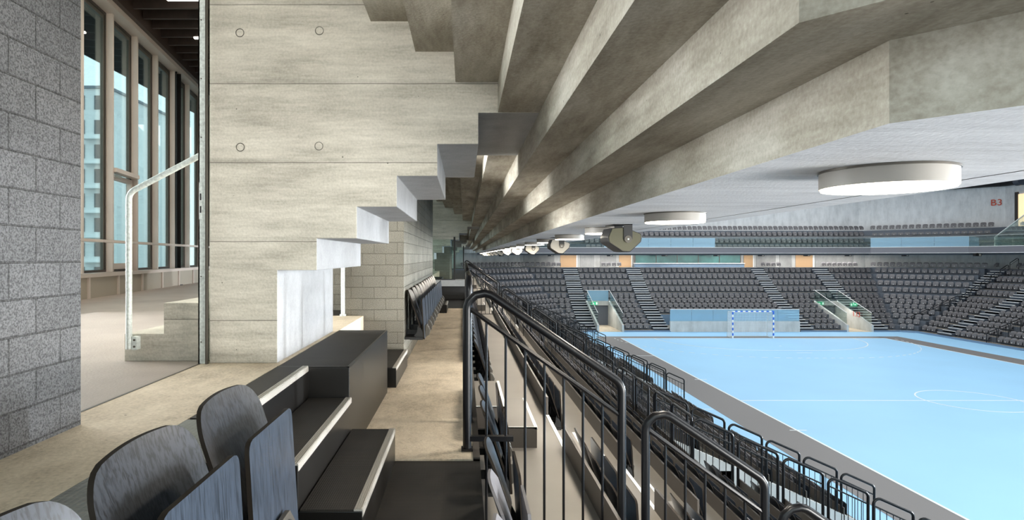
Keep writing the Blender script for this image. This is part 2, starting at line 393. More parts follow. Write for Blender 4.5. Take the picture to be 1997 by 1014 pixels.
# ------------------------------------------------------------------ terraces
AISLES = [5.57+14.05*j for j in range(-1, 4)]        # near side aisles, 1.15 wide
VOMS = [11.3+14.05*j for j in range(-1, 3)]          # openings to the court, 2.2 wide, rows 6 to 11
def far_end(k): return 53.6-.344*k
def subtract(a, b, cuts):
    out = [(a, b)]
    for c0, c1 in cuts:
        nx = []
        for p, q in out:
            if c1 <= p or c0 >= q: nx.append((p, q)); continue
            if c0 > p: nx.append((p, c0))
            if c1 < q: nx.append((c1, q))
        out = nx
    return out
t = MB(); tf = MB(); nos = MB()
for k in range(1, 12):
    xa, xb = XK(k), XK(k+1)
    cuts = [(v, v+2.2) for v in VOMS] if k >= 6 else []
    for p, q in subtract(-4, far_end(k)+.4, cuts):
        t.box(xa, xb, p, q, ZF[k]-(.5 if k < 11 else .3), ZF[k])
    fz = .20 if k < 5 else .28
    if k < 11:
        acuts = [(a, a+1.15) for a in AISLES]
        for p, q in subtract(-4, far_end(k), cuts+acuts): tf.box(xb-.022, xb, p, q, ZF[k]-.35, ZF[k]+fz)
        for a in AISLES: nos.box(xb-.028, xb+.006, a, a+1.15, ZF[k]-.03, ZF[k]+.005)
struct(t, 'floor_terrace_side', 'terrace'); struct(tf, 'trim_1', 'fascia'); struct(nos, 'trim_2', 'white')
WORDS = ['first', 'second', 'third', 'fourth', 'fifth', 'sixth', 'seventh', 'eighth', 'ninth', 'tenth', 'eleventh', 'twelfth', 'thirteenth',
         'fourteenth', 'fifteenth', 'sixteenth', 'seventeenth', 'eighteenth', 'nineteenth', 'twentieth', 'twenty-first', 'twenty-second',
         'twenty-third', 'twenty-fourth', 'twenty-fifth', 'twenty-sixth', 'twenty-seventh', 'twenty-eighth', 'twenty-ninth', 'thirtieth']
def ordw(i):
    if i < len(WORDS): return WORDS[i]
    tens = {3: 'thirty', 4: 'forty', 5: 'fifty', 6: 'sixty', 7: 'seventy', 8: 'eighty', 9: 'ninety'}
    q, r = divmod(i+1, 10); base = tens.get(q, 'hundred')
    return base+('-'+WORDS[r-1] if r else 'th')
# step blocks standing in the near aisles
for j, a in enumerate(AISLES):
    for k in range(1, 12):
        if a < 0 and k < 6: continue
        x = XK(k); e = empty('aisle_step', (x, a, ZF[k]))
        n_ = 3 if k <= 5 else 2; rr = RISE[k-1]/n_; body = MB(); ns_ = MB()
        w = .285 if n_ == 3 else .4
        for i in range(n_-1):
            zt = rr*(n_-1-i); body.box(i*w+.002, (i+1)*w, .005, 1.145, 0, zt)
            ns_.box((i+1)*w-.025, (i+1)*w+.004, .005, 1.145, zt-.02, zt+.004)
            ns_.box(i*w+.002, (i+1)*w-.025, .005, .012, zt-.01, zt+.004)
        body.build('step_block', 'fascia', e)
        td = MB()
        for i in range(n_-1): td.box(i*w+.004, (i+1)*w-.025, .02, 1.14, rr*(n_-1-i), rr*(n_-1-i)+.003)
        td.build('tread', 'terrace', e)
        ns_.build('nosing', 'white', e)
        tag(e, 'grey step block with pale nosing, %s row down, %s aisle of the near stand' % (ordw(k-1), ordw(j)), 'step', 'step blocks in the near stand aisles')

# ------------------------------------------------------------------ walkway, concourse floors, platforms
struct(MB().box(-1.10, .09, 3.56, 13.9, -1.6, -1.18), 'floor_walkway', 'floorc')
struct(MB().box(-.80, .09, -4, 3.56, -1.6, -1.19), 'floor_stage_covering', 'platmat')
struct(MB().box(-3.2, .09, 13.9, 54, -1.6, -1.19), 'floor_walkway_beyond', 'blackpl')
b = MB().box(.05, .09, 3.56, 13.9, -1.75, -1.17); struct(b, 'trim_3', 'fascia')
struct(MB().box(-10.5, -1.58, -5, 26, -1.0, ZCON), 'floor_concourse', 'screed')
b = MB().box(-1.575, -1.09, -5, 6.6, -1.6, ZCON); b.box(-1.575, -1.09, 12.7, 20, -1.6, ZCON-.001); struct(b, 'floor_slab_edge', 'floorc')
struct(MB().box(-1.585, -1.572, -5, 3.67, ZCON-.01, ZCON+.0015), 'trim_4', 'bracket')
b = MB().box(-1.089, -.81, -4, 2.40, -1.18, ZCON); struct(b, 'floor_checker_plate', 'studs')
struct(MB().box(-.809, -.80, -4, 2.40, -1.18, ZCON+.001), 'trim_5', 'blacksteel')

def add_box_thing(name, x0, x1, y0, y1, za, zb, label, cat, top='rubber', nose=True, group=None):
    e = empty(name, ((x0+x1)/2, (y0+y1)/2, za)); cx, cy = (x0+x1)/2, (y0+y1)/2
    h = zb-za
    MB().box(x0-cx, x1-cx, y0-cy, y1-cy, 0, h-.006).build('body', 'blacksteel', e, bevel=.003)
    MB().box(x0-cx+.004, x1-cx-(.034 if nose else .012), y0-cy+.006, y1-cy-.004, h-.006, h).build('tread_mat', top, e)
    if nose:
        nb = MB(); nb.box(x1-cx-.034, x1-cx+.001, y0-cy+.002, y1-cy-.002, h-.005, h+.002)
        for i in range(4): nb.box(x1-cx-.030+i*.008, x1-cx-.026+i*.008, y0-cy+.002, y1-cy-.002, h+.002, h+.0045)
        nb.box(x1-cx-.001, x1-cx+.002, y0-cy+.002, y1-cy-.002, h-.028, h-.004)
        nb.build('nosing', 'alu', e)
    else:
        nb = MB(); nb.box(x1-cx-.012, x1-cx, y0-cy, y1-cy, h-.005, h+.001); nb.box(x0-cx, x1-cx, y0-cy, y0-cy+.006, h-.005, h+.001); nb.build('edge_trim', 'blacksteel', e)
    return tag(e, label, cat, group)
add_box_thing('platform_box', -1.088, -.67, 3.552, 5.31, -1.18, ZCON, 'large black steel box with dark mat top beside the concrete steps wall', 'platform', nose=False)
add_box_thing('step_unit', -.655, -.403, 2.41, 3.55, -1.19, -1.0, 'lowest black step with ribbed metal nosing in front of the black box', 'step')
add_box_thing('step_unit', -.905, -.657, 2.41, 3.55, -1.19, -.82, 'middle black step with ribbed metal nosing beside the front seats', 'step')
add_box_thing('step_unit', -1.088, -.907, 2.41, 3.55, -1.19, ZCON+.002, 'topmost black step flush with the concrete slab, metal nosing', 'step')
add_box_thing('step_unit', -.86, -.615, 5.50, 6.58, -1.18, -1.0, 'low black step behind the black box, against the blockwork', 'step')
add_box_thing('step_unit', -1.088, -.862, 5.50, 6.58, -1.18, -.82, 'upper black step behind the black box, against the slab', 'step')
add_box_thing('step_unit', -.65, -.37, 12.72, 13.75, -1.18, -1.0, 'small black step past the far end of the wall-mounted seats', 'step')
add_box_thing('platform_box', -1.088, -.67, 17.6, 19.3, -1.19, ZCON, 'distant black platform box below the glass guard', 'platform', nose=False)

# ------------------------------------------------------------------ stepped underside of the upper stand
SOF = [(-.563, 1.41), (-.295, 1.228), (-.055, 1.046), (.20, .865), (.448, .675), (.697, .487), (.958, .30)]
left = []
for i in range(12): left.append((-.563-.2435*(12-i), 1.41+.186*(12-i)))
prof = left+SOF
ALLX = [p[0] for p in prof]; ZT = 5.2
def kinkd(x): return 1.38+.402*(x-.958)
def kdir(): return Vector((.68, -.733))
SLAB_EDGE = 2.17
def soffit_poly(kink, dist):
    """points (x, y, z) of the stepped section on the bend line, or pushed along the bent run"""
    pts = [(prof[0][0], ZT)]
    for i, (x, z) in enumerate(prof):
        zt = prof[i-1][1] if i else prof[0][1]
        if i: pts.append((x, zt))
        pts.append((x, z))
    pts += [(SLAB_EDGE, prof[-1][1]), (SLAB_EDGE, .85), (SLAB_EDGE, ZT)]
    return pts
pp = soffit_poly(0, 0); n = len(pp)
rings = [[(x, 54.2-.0*x, z) for x, z in pp], [(x, kinkd(x), z) for x, z in pp]]
d_ = kdir(); rings.append([(x+d_.x*4.5, kinkd(x)+d_.y*4.5, z) for x, z in pp])
vs = [p for r in rings for p in r]; fs = []
for a in (0, 1):
    for i in range(n): fs.append((a*n+i, a*n+(i+1) % n, (a+1)*n+(i+1) % n, (a+1)*n+i))
fs += [tuple(range(n)), tuple(range(3*n-1, 2*n-1, -1))]
# the flat outer slab gets a paler face with the court's bounce light put into its colour, so the run is split in two meshes at the last riser
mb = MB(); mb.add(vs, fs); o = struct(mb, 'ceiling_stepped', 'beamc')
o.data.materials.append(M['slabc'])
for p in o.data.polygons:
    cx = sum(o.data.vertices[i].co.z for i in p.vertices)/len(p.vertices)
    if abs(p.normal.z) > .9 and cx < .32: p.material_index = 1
b = MB()
for x in (1.95,):
    b.box(x-.002, x+.002, kinkd(x)+.02, 54, .2985, .3005)
struct(b, 'ceiling_joint', 'bracket')

# stepped transverse walls (stair flanks), repeated along the walkway
def stairwall(y0, y1, xl, name, mat='wallc'):
    P = [(xl, ZCON), (-1.123, ZCON), (-1.123, -.083), (-.886, -.083), (-.886, .108), (-.646, .108), (-.646, .298), (-.406, .298), (-.406, .483),
         (-.163, .483), (-.163, .674), (.083, .674), (.083, .861), (.46, .861), (.46, 2.6), (xl, 2.6+.0)]
    if xl < -1.6: P[-2:] = [(.46, 4.6), (xl, 4.6)]
    else: P[-2:] = [(.46, 4.6), (xl, 4.6)]
    w = struct(MB().prism_y(P, y0, y1), name, mat, bevel=.004)
    w.data.materials.append(M['stepc'])
    for p in w.data.polygons:
        if abs(p.normal.y) < .5 and p.center.x > -1.2 and p.center.z < 1.0: p.material_index = 1
    return w
w0 = stairwall(3.67, 5.22, -1.53, 'wall_left')
for j, nm in ((1, 'wall_left_second'), (2, 'wall_left_third'), (3, 'wall_left_fourth')):
    stairwall(3.67+14.05*j, 5.22+14.05*j, -4.2, nm)
# tie holes in the formwork
for k, (px, py) in enumerate(((468, 64), (623, 60), (469, 287), (622, 285))):
    X, Z = (px-906)*3.67/1193, (500-py)*3.67/1193
    ring = MB(); ring.tube([(X+.024*math.cos(a*PI/10), 3.668, Z+.024*math.sin(a*PI/10)) for a in range(20)], .0022, 6, True)
    ring.build('tie_hole', 'bracket', w0, smooth=True)
    if k in (1, 3): MB().cyl((X+.002, 3.6675, Z+.001), .0235, .004, 20, 'y').build('tie_plug', 'wallc', w0)
    else: MB().cyl((X, 3.6685, Z), .012, .004, 20, 'y').build('tie_plug', 'wallc', w0)

# blockwork: front pier, cross wall with seats on its side
struct(MB().box(-3.2, -1.462, 1.0, 2.33, ZCON, 5), 'wall_pier', 'block')
struct(MB().box(-1.31, -.656, 6.6, 12.62, -1.18, 3.2), 'wall_blockwork', 'blockw')
struct(MB().box(-2.3, -1.311, 7.3, 12.6, ZCON, 3.4), 'wall_blockwork_recess', 'blockw')
struct(MB().box(-1.31, -.656, 26.8, 31.7, -1.18, 3.2), 'wall_blockwork_beyond', 'blockw')
p = empty('drain_pipe', (-1.306, 6.57, ZCON)); MB().tube([(0, 0, 0), (0, 0, 2.45)], .022, 12).build('pipe', 'galv', p, smooth=True)
MB().cyl((0, 0, 0), .034, .02, 16).build('pipe_collar', 'galv', p, smooth=True)
tag(p, 'galvanised vertical pipe at the corner of the blockwork behind the stepped wall', 'pipe')

# concrete stair beside the channel post
st = MB().prism_y([(-2.08, ZCON), (-2.08, -.473), (-1.84, -.473), (-1.84, -.284), (-1.60, -.284), (-1.60, -.09), (-1.534, -.09), (-1.534, ZCON)], 3.74, 5.2)
o = st.build('concrete_stair', 'wallc', bevel=.004); tag(o, 'raw concrete stair with two visible steps left of the galvanised post', 'stair')
# galvanised channel at the wall end
e = empty('channel_post', (-1.56, 3.66, ZCON))
MB().box(-.028, .030, -.012, -.004, 0, 2.7).build('web', 'galv', e); MB().box(-.028, -.020, -.012, -.002, 0, 2.7).build('flange', 'galv', e)
MB().box(.020, .030, -.030, -.004, 0, 2.7).build('return_lip', 'bracket', e)
pl = MB().box(-.022, .000, -.0155, -.012, .86, 1.08).build('strike_plate', 'galv', e)
MB().box(-.017, -.008, -.0165, -.015, .975, 1.015).build('slot', 'blackpl', pl); MB().box(-.017, -.008, -.0165, -.015, .90, .94).build('slot', 'blackpl', pl)
for zz in (.13, .52, 1.35, 1.70, 2.05): MB().cyl((-.010, -.016, zz), .004, .005, 10, 'y').build('rivet', 'bracket', e)
tag(e, 'tall galvanised channel post with lock slots at the concrete wall end', 'post')
# galvanised handrail of that stair
e = empty('stair_handrail', (-2.03, 3.70, -.60))
pts = fillet([(0, 0, .04), (0, 0, .985), (.44, 0, 1.215)], .07, 6)
MB().tube(pts, .0175, 14).build('rail_tube', 'galv', e, smooth=True)
bk = MB().box(.018, .05, -.006, .04, .035, .115).build('bracket', 'galv', e, bevel=.002)
for zz in (.055, .095): MB().cyl((.036, -.010, zz), .007, .006, 6, 'y').build('bolt', 'bracket', bk)
tag(e, 'bent galvanised tube handrail rising beside the concrete stair', 'handrail')

# ------------------------------------------------------------------ glazed facade at the left
FA = math.atan2(.989, -.147)
def fac(name, mb, mat, parent=None, kind='structure', **kw):
    o = mb.build(name, mat, parent, **kw)
    if not parent:
        o.location = (-5.9, 9.31, 0); o.rotation_euler = (0, 0, FA)
        if kind: o['kind'] = kind
    return o
ZW0, ZW1 = -.26, 4.08
for k in range(-7, 14):
    s = -.09+1.08*k; s2 = s+1.08
    f = MB()
    f.box(s-.03, s+.02, -.13, .02, ZW0, ZW1)                                     # mullion
    w = fac('window_%d' % (k+8), f, 'bronze')
    g = MB(); g.box(s+.025, s+.05, -.03, .04, ZW0, ZW1); g.box(s2-.075, s2-.035, -.03, .04, ZW0, ZW1); g.box(s+.05, s2-.075, -.03, .04, ZW1-.05, ZW1); g.box(s+.05, s2-.075, -.03, .04, ZW0, ZW0+.04)
    g.build('window_frame', 'bronzed', w)
    lf = MB(); lf.box(s2-.12, s2-.075, -.02, .03, ZW0+.04, ZW1-.05); lf.box(s+.05, s2-.12, -.02, .03, ZW1-.11, ZW1-.05); lf.build('casement', 'bracket', w)
    MB().box(s+.05, s2-.12, -.004, .004, ZW0+.04, ZW1-.11).build('pane', 'winglass', w)
    if k == 1:
        d = MB(); d.box(s+.03, s2-.03, -.17, -.01, 1.43, 1.50); d.build('transom', 'bronze', w)
        d = MB(); d.box(s2-.17, s2-.10, -.07, 0, ZW0+.04, 1.40); d.box(s+.05, s+.11, -.07, 0, ZW0+.04, 1.40); d.box(s+.11, s2-.17, -.07, 0, 1.32, 1.40); d.box(s+.11, s2-.17, -.07, 0, ZW0+.04, ZW0+.14)
        d.build('casement', 'bronze', w); MB().box(s+.15, s+.42, -.10, -.06, 1.36, 1.40).build('door_closer', 'galv', w)
b = MB().box(-8.0, 14.5, -.24, .05, ZW0-.06, ZW0); fac('windowsill', b, 'bronze')
b = MB()
for k in range(-7, 14): s = -.09+1.08*k; b.box(s+.02, s+1.04, -.20, .05, ZCON, ZW0-.06)
fac('wall_parapet_panels', b, 'panel')
b = MB()
for k in range(-7, 14): s = -.09+1.08*k; b.box(s-.035, s+.015, -.225, .05, ZCON, ZW0-.06)
fac('trim_6', b, 'bronze')
fac('beam_header', MB().box(-8, 14.5, -.26, .06, ZW1, ZW1+.09), 'bronze'); fac('beam_edge', MB().box(-8, 14.5, -.34, .06, ZW1+.09, ZW1+.42), 'brown')
fac('wall_above_window', MB().box(-8, 14.5, -.06, .06, ZW1+.42, 5.6), 'ceilb')
hb = MB().box(-7.9, 13.9, -.44, -.32, .215, .255)
for k in range(-7, 14): s = -.09+1.08*k; hb.box(s-.03, s+.01, -.36, -.19, .22, .25)
o = fac('facade_guard_bar', hb, 'bronze', kind='thing'); tag(o, 'long brown horizontal guard bar running along the windows', 'guard bar')
# black column near the facade
e = empty('steel_column', (-6.45, 13.6, ZCON)); cb = MB(); cb.box(-.10, .10, -.10, -.085, 0, 5); cb.box(-.10, .10, .085, .10, 0, 5); cb.box(-.012, .012, -.085, .085, 0, 5)
cb.build('shaft', 'blackpl', e); MB().box(-.13, .13, -.13, .13, 0, .015).build('base_plate', 'blackpl', e); tag(e, 'black steel column standing inside the window wall', 'column')
# joists and ceiling of the concourse
struct(MB().box(-10, -1.2, -4, 26, 5.3, 5.45), 'ceiling', 'ceilb')
b = MB().box(-1.7, -1.55, -4, 26, 4.35, 5.3); struct(b, 'beam_inner', 'brown')
y = 6.0; k = 0
while y < 20:
    xf_ = -5.9-.147*(y-9.31)/.989+.3
    o = MB().box(xf_, -1.5, y, y+.05, 4.30, 4.56).build('ceiling_joist', 'joist')
    if k < 10: pass
    tag(o, 'brown ceiling joist over the concourse, %s from the front' % ordw(k), 'joist', 'brown joists over the concourse')
    y += .46; k += 1
for (x0, x1, yy) in ((-4.96, -4.36, 10.2), (-5.3, -5.1, 12.0)):
    o = MB().box(x0, x1, yy-.03, yy+.03, 4.27, 4.30).build('strip_light', 'strip'); tag(o, 'thin lit strip under the %s joists of the concourse' % ('nearer' if yy < 11 else 'farther'), 'strip light')

# outside
struct(MB().box(-140, -8.5, 2, 160, -9, -4.0), 'ground_outside', 'asph')
e = empty('apartment_building', (-52, 78, -4)); MB().box(-12, 11.2, -8, 10, 0, 23.2).build('wall', 'bldg', e)
for fl in range(8):
    for cx in (-9.5, -6.6, -3.7, -.8, 2.0, 5.0, 8.0, 10.2):
        MB().box(cx-.55, cx+.55, -8.06, -7.9, 1.2+2.8*fl, 2.8+2.8*fl).build('window', 'bwin', e)
for fl in range(7): MB().box(8.6, 11.6, -8.9, -8.0, .5+2.8*fl, .62+2.8*fl).build('balcony_slab', 'bldg', e)
MB().box(-12.2, 11.4, -8.2, 10.2, 23.2, 23.5).build('roof', 'steel', e)
tag(e, 'pale multi-storey apartment block seen through the windows', 'building')

# ------------------------------------------------------------------ seats
def panel(mb, w, z0, z1, xbot, xtop, th, corner, archh=.0, curve=.0, nu=12, nv=12, bott=.02):
    """thin curved board facing +X; its width runs along Y. Rounded corners, arched top."""
    us = [-1+2*i/nu for i in range(nu+1)]; H = z1-z0; front = []; back = []
    for j in range(nv+1):
        v = j/nv
        v = 1-(1-v)**1.35
        for u in us:
            # half width shrinks inside the corner zone
            zl = z0+H*v; dt = (z1-zl); db = zl-z0
            hw = w/2
            if dt < corner: hw -= corner-math.sqrt(max(0, corner**2-(corner-dt)**2))
            if db < bott: hw -= bott-math.sqrt(max(0, bott**2-(bott-db)**2))
            yy = u*hw; zz = zl-archh*(yy/(w/2))**2*v
            xx = xbot+(xtop-xbot)*(zz-z0)/H + curve*(yy/(w/2))**2
            front.append((xx+th/2, yy, zz)); back.append((xx-th/2, yy, zz))
    m = nu+1; N = len(front); fs = []
    for j in range(nv):
        for i in range(nu):
            a = j*m+i; fs.append((a, a+1, a+m+1, a+m)); fs.append((N+a+m, N+a+m+1, N+a+1, N+a))
    bd = [i for i in range(m)]+[j*m+nu for j in range(1, nv+1)]+[nv*m+i for i in range(nu-1, -1, -1)]+[j*m for j in range(nv-1, 0, -1)]
    for i in range(len(bd)):
        a, c_ = bd[i], bd[(i+1) % len(bd)]; fs.append((a, N+a, N+c_, c_))
    return mb.add(front+back, fs)
BACK = dict(w=.47, z0=.33, z1=.735, xbot=.155, xtop=.02, th=.013, corner=.085, archh=.018, curve=.022)
PAD = dict(w=.425, z0=.20, z1=.64, xbot=.212, xtop=.185, th=.014, corner=.035, archh=0, curve=.0)
def edged(o):
    o.data.materials.append(M['edge'])
    for p in o.data.polygons:
        if abs(p.normal.x) < .55: p.material_index = 1
    return o
def make_seat(det=True):
    e = empty('stadium_seat')
    k = dict(nu=18, nv=26) if det else dict(nu=5, nv=5)
    edged(panel(MB(), **BACK, **k).build('backrest', 'seat', e, smooth=True))
    edged(panel(MB(), **PAD, **k).build('seat_pad', 'pad', e, smooth=True))
    arm = MB(); arm.box(.0, .205, -.02, .02, .235, .285); arm.box(.0, .012, -.05, .05, .18, .34)
    for s_ in (-.20, .20):
        arm.prism_y([(.10, .24), (.20, .20), (.205, .27), (.16, .36), (.145, .36), (.135, .28)], s_-.008, s_+.008)
    arm.box(.06, .20, -.235, .235, .20, .225)
    arm.build('support_arm', 'blackpl', e)
    br = MB().prism_y([(.215, .20), (.262, .235), (.268, .285), (.235, .345), (.219, .345)], -.045, .045).build('bracket', 'bracket', e, bevel=.002)
    bd = MB(); bd.cyl((0, 0, 0), .017, .0015, 20)
    R = Matrix.Translation((.2525, 0, .318)) @ Matrix.Rotation(math.radians(61), 4, 'Y')
    bd.xf(R).build('number_disc', 'blackpl', br)
    nm = MB(); nm.box(-.010, .010, -.006, -.003, .0015, .0028); nm.box(-.010, .010, .003, .006, .0015, .0028); nm.box(-.010, -.0075, -.009, -.003, .0015, .0028); nm.box(.0075, .010, 0, .006, .0015, .0028)
    nm.xf(R).build('number', 'white', br)
    return e
def lowseat_mb(z=1.0, sy=1.0):
    mb = MB(); b_ = dict(BACK, w=.44*z**.2); p_ = dict(PAD, w=.40, z1=.64 if z > .9 else .585)
    panel(mb, **b_, nu=4, nv=4); panel(mb, **p_, nu=2, nv=3)
    mb.box(.0, .20, -.22, .22, .20, .225); mb.box(.22, .262, -.04, .04, .20, .33)
    mb.v = [(x, y*sy, zz*z) for x, y, zz in mb.v]
    return mb
def dot_mb(z=1.0):
    mb = MB().box(.262, .268, -.035, .035, .265, .315); mb.v = [(x, y, zz*z) for x, y, zz in mb.v]; return mb
seat0 = make_seat(True); link_kids(); used = [False]
def place(proto, flag, loc, rz, label, group, cat='seat'):
    o = proto if not flag[0] else copy_tree(proto)
    flag[0] = True; o.location = loc; o.rotation_euler = (0, 0, rz)
    return tag(o, label, cat, group)
for i, yy in enumerate((.91, 1.41, 1.91)):
    lab = ['black ply tip-up seat cut by the bottom left corner of the frame', 'second black ply tip-up seat from the black steps, large in front', 'black ply tip-up seat right beside the black steps'][i]
    place(seat0, used, (-.80, yy+.025, -1.165), 0, lab, 'seats in front of the checker plate')
for i in range(11):
    place(seat0, used, (-.656, 6.90+.5*i, -1.11), 0, 'black tip-up seat on the blockwork wall, %s from the near end' % ordw(i), 'seats mounted along the blockwork wall')
b = MB().box(-.655, -.52, 6.66, 12.35, -.905, -.88).build('seat_rail', 'blackpl'); tag(b, 'black steel bar carrying the row of seats along the blockwork', 'seat bar')

# all other seats of the bowl: gather (x, y, z, angle, stand, row, order)
S = []
RAILY = [3.78, 17.83, 31.88]
for k in range(1, 12):
    y = 1.3; n_ = 0
    blocked = [(a-.12, a+1.27) for a in AISLES]+[(r-.05, r+.05) for r in RAILY if k <= 11]
    if k >= 6: blocked += [(v-.15, v+2.35) for v in VOMS]
    spans = subtract(.8, far_end(k), blocked)
    for p_, q_ in spans:
        m_ = int((q_-p_-.02)/.5); off = (q_-p_-m_*.5)/2+.25
        for i in range(m_):
            yy = p_+off+.5*i; S.append((XK(k), yy, ZF[k]+(.10 if 1 < k < 6 else .01), 0, 'near', k, n_)); n_ += 1
D0, XR, FZ = 60.2, 46.6, .1
def fy(k): return D0-TR*k
def rx(k): return XR-TR*k
FSEC = {0: [(5.9, 9.5), (13.2, 15.6), (28.8, 31.3), (35.0, 38.6)]}
for k in range(1, 12):
    c0, c1 = 5.9+.344*k, 39.8-.344*k
    secs = [(c0, 9.5)]
    secs += [(10.9, 15.6)] if k <= 5 else [(13.1, 15.6)]
    if k <= 8: secs += [(16.95, 27.75)]
    secs += [(28.9, 33.6)] if k <= 5 else [(28.9, 31.4)]
    secs += [(35.1, c1)]; FSEC[k] = secs
for k in range(12):
    n_ = 0
    for a, c_ in FSEC[k]:
        m_ = int((c_-a+.05)/.515)
        for i in range(m_):
            x = a+(c_-a-.515*m_)/2+.515*(i+.5); S.append((x, fy(k), ZF[k]+FZ, -PI/2, 'far', k, n_)); n_ += 1
# chamfered corners
for side in ('corner', 'leftcorner'):
    for k in range(12):
        cx = 39.8-.344*k if side == 'corner' else 5.9+.344*k
        sg = 1 if side == 'corner' else -1
        L = 9.1-.688*k; m_ = int((L-.25)/.52); st_ = (L-m_*.52)/2+.26
        for i in range(m_):
            q = st_+.52*i
            S.append((cx+sg*q*.7071, fy(k)-q*.7071, ZF[k]+FZ, -PI/2-PI/4*sg, side, k, i))
for k in range(12):
    yend = D0-TR*k-(9.1-.688*k)*.7071
    n_ = 0
    for p_, q_ in subtract(39.5, yend-.1, [(46.5, 48.0), (51.5, 53.0), (42.85, 43.15)]):
        m_ = int((q_-p_)/.5)
        for i in range(m_):
            S.append((rx(k), q_-.25-.5*i, ZF[k]+FZ, PI, 'right', k, n_)); n_ += 1
# upper tier
UF = [(.62, 59.5), (1.22, 60.3), (1.92, 61.1), (2.55, 61.9)]
for j, (zf, yy) in enumerate(UF):
    x = 12.0; n_ = 0
    while x < 39.2+.33*j:
        S.append((x, yy, zf, -PI/2, 'upper', j, n_)); x += .51; n_ += 1
    L = 8.3+.66*j
    for i in range(int(L/.53)-1):
        q = .8+.53*i; S.append((39.4+.33*j+q*.7071, yy-q*.7071, zf, -3*PI/4, 'upper corner', j, i))
    xx = 39.4+.33*j+(L+.8)*.7071; y_ = yy-(L+.8)*.7071-1.0
    for i in range(3): S.append((xx+.35, y_-.5*i, zf, PI, 'upper side', j, i))
def infr(x, y, z):
    if y < .6: return False
    px, py = 906+x*1193/y, 500-z*1193/y
    return -30 < px < 2030 and -20 < py < 1060
scored = []
for s_ in S:
    x, y, z, a, st_, k, i = s_
    if not infr(x+.1, y, z+.4): w = 0
    elif st_ == 'near': w = 1.0 if y < 14 else .25
    elif st_ in ('leftcorner',): w = .55
    elif st_.startswith('upper'): w = .8
    else: w = 1.0
    scored.append((w/math.hypot(x, y) if w else 0, s_))
scored.sort(key=lambda t_: -t_[0])
N_IND = 284
indiv = [s_ for sc_, s_ in scored[:N_IND] if sc_ > 0]; rest = [s_ for sc_, s_ in scored[N_IND:]]
NM = {'near': 'near side stand', 'far': 'end stand', 'corner': 'corner block right of the end stand', 'leftcorner': 'left corner block', 'right': 'side stand across court',
      'upper': 'upper tier', 'upper corner': 'upper corner', 'upper side': 'upper side'}
fs0 = lowseat_mb(.72).build('stadium_seat', 'seatfar'); dd = dot_mb(.72).build('number_plate', 'white', fs0)
link_kids(); fsu = [False]
for s_ in indiv:
    x, y, z, a, st_, k, i = s_
    if st_ == 'near':
        place(seat0, used, (x, y, z), a, 'black tip-up seat, %s row of near stand below walkway, %s from the camera end' % (ordw(k-1), ordw(i)), 'seats of the near side stand')
    else:
        place(fs0, fsu, (x, y, z), a, 'grey tip-up seat, %s row from top, %s, %s %s' % (ordw(k), NM[st_], ordw(i), 'from goal end' if st_ == 'right' else 'from left'), 'seats of the ' + NM[st_])
def stuff_seats(lst, name, mb0, zs, mat, label, group):
    mb = MB(); base = mb0
    for x, y, z, a, st_, k, i in lst:
        o_ = len(mb.v); ca, sa = math.cos(a), math.sin(a)
        mb.v += [(x+vx*ca-vy*sa, y+vx*sa+vy*ca, z+vz) for vx, vy, vz in base.v]
        mb.f += [tuple(o_+q for q in f) for f in base.f]
    o = mb.build(name, mat, recalc=False); tag(o, label, 'seat', group, 'stuff'); return o
lo = lowseat_mb(.72); ln_ = lowseat_mb(1.0); off_near = len([1 for s_ in rest if s_[4] == 'near'])
full = MB(); 
near_rest = [s_ for s_ in rest if s_[4] == 'near' and s_[1] > 1.0]; far_rest = [s_ for s_ in rest if s_[4] != 'near']
mbn = MB()
def push(mb, base, lst):
    for x, y, z, a, st_, k, i in lst:
        o_ = len(mb.v); ca, sa = math.cos(a), math.sin(a)
        mb.v += [(x+vx*ca-vy*sa, y+vx*sa+vy*ca, z+vz) for vx, vy, vz in base.v]
        mb.f += [tuple(o_+q for q in f) for f in base.f]
def fixn(base):
    me = bpy.data.meshes.new('t'); me.from_pydata(base.v, [], base.f); bm = bmesh.new(); bm.from_mesh(me); bmesh.ops.recalc_face_normals(bm, faces=bm.faces); bm.to_mesh(me); bm.free()
    r_ = MB(); r_.v = [tuple(v.co) for v in me.vertices]; r_.f = [tuple(p_.vertices) for p_ in me.polygons]; bpy.data.meshes.remove(me); return r_
push(mbn, fixn(ln_), near_rest); push(mbn, fixn(lo), far_rest); nb_ = len(mbn.f)
push(mbn, fixn(dot_mb(.72)), far_rest)
o = mbn.build('stadium_seats_beyond', 'seatfar', recalc=False); o.data.materials.append(M['white'])
for i, p_ in enumerate(o.data.polygons):
    if i >= nb_: p_.material_index = 1
tag(o, 'mass of dark tip-up seats filling the far rows of the hall', 'seats', None, 'stuff')

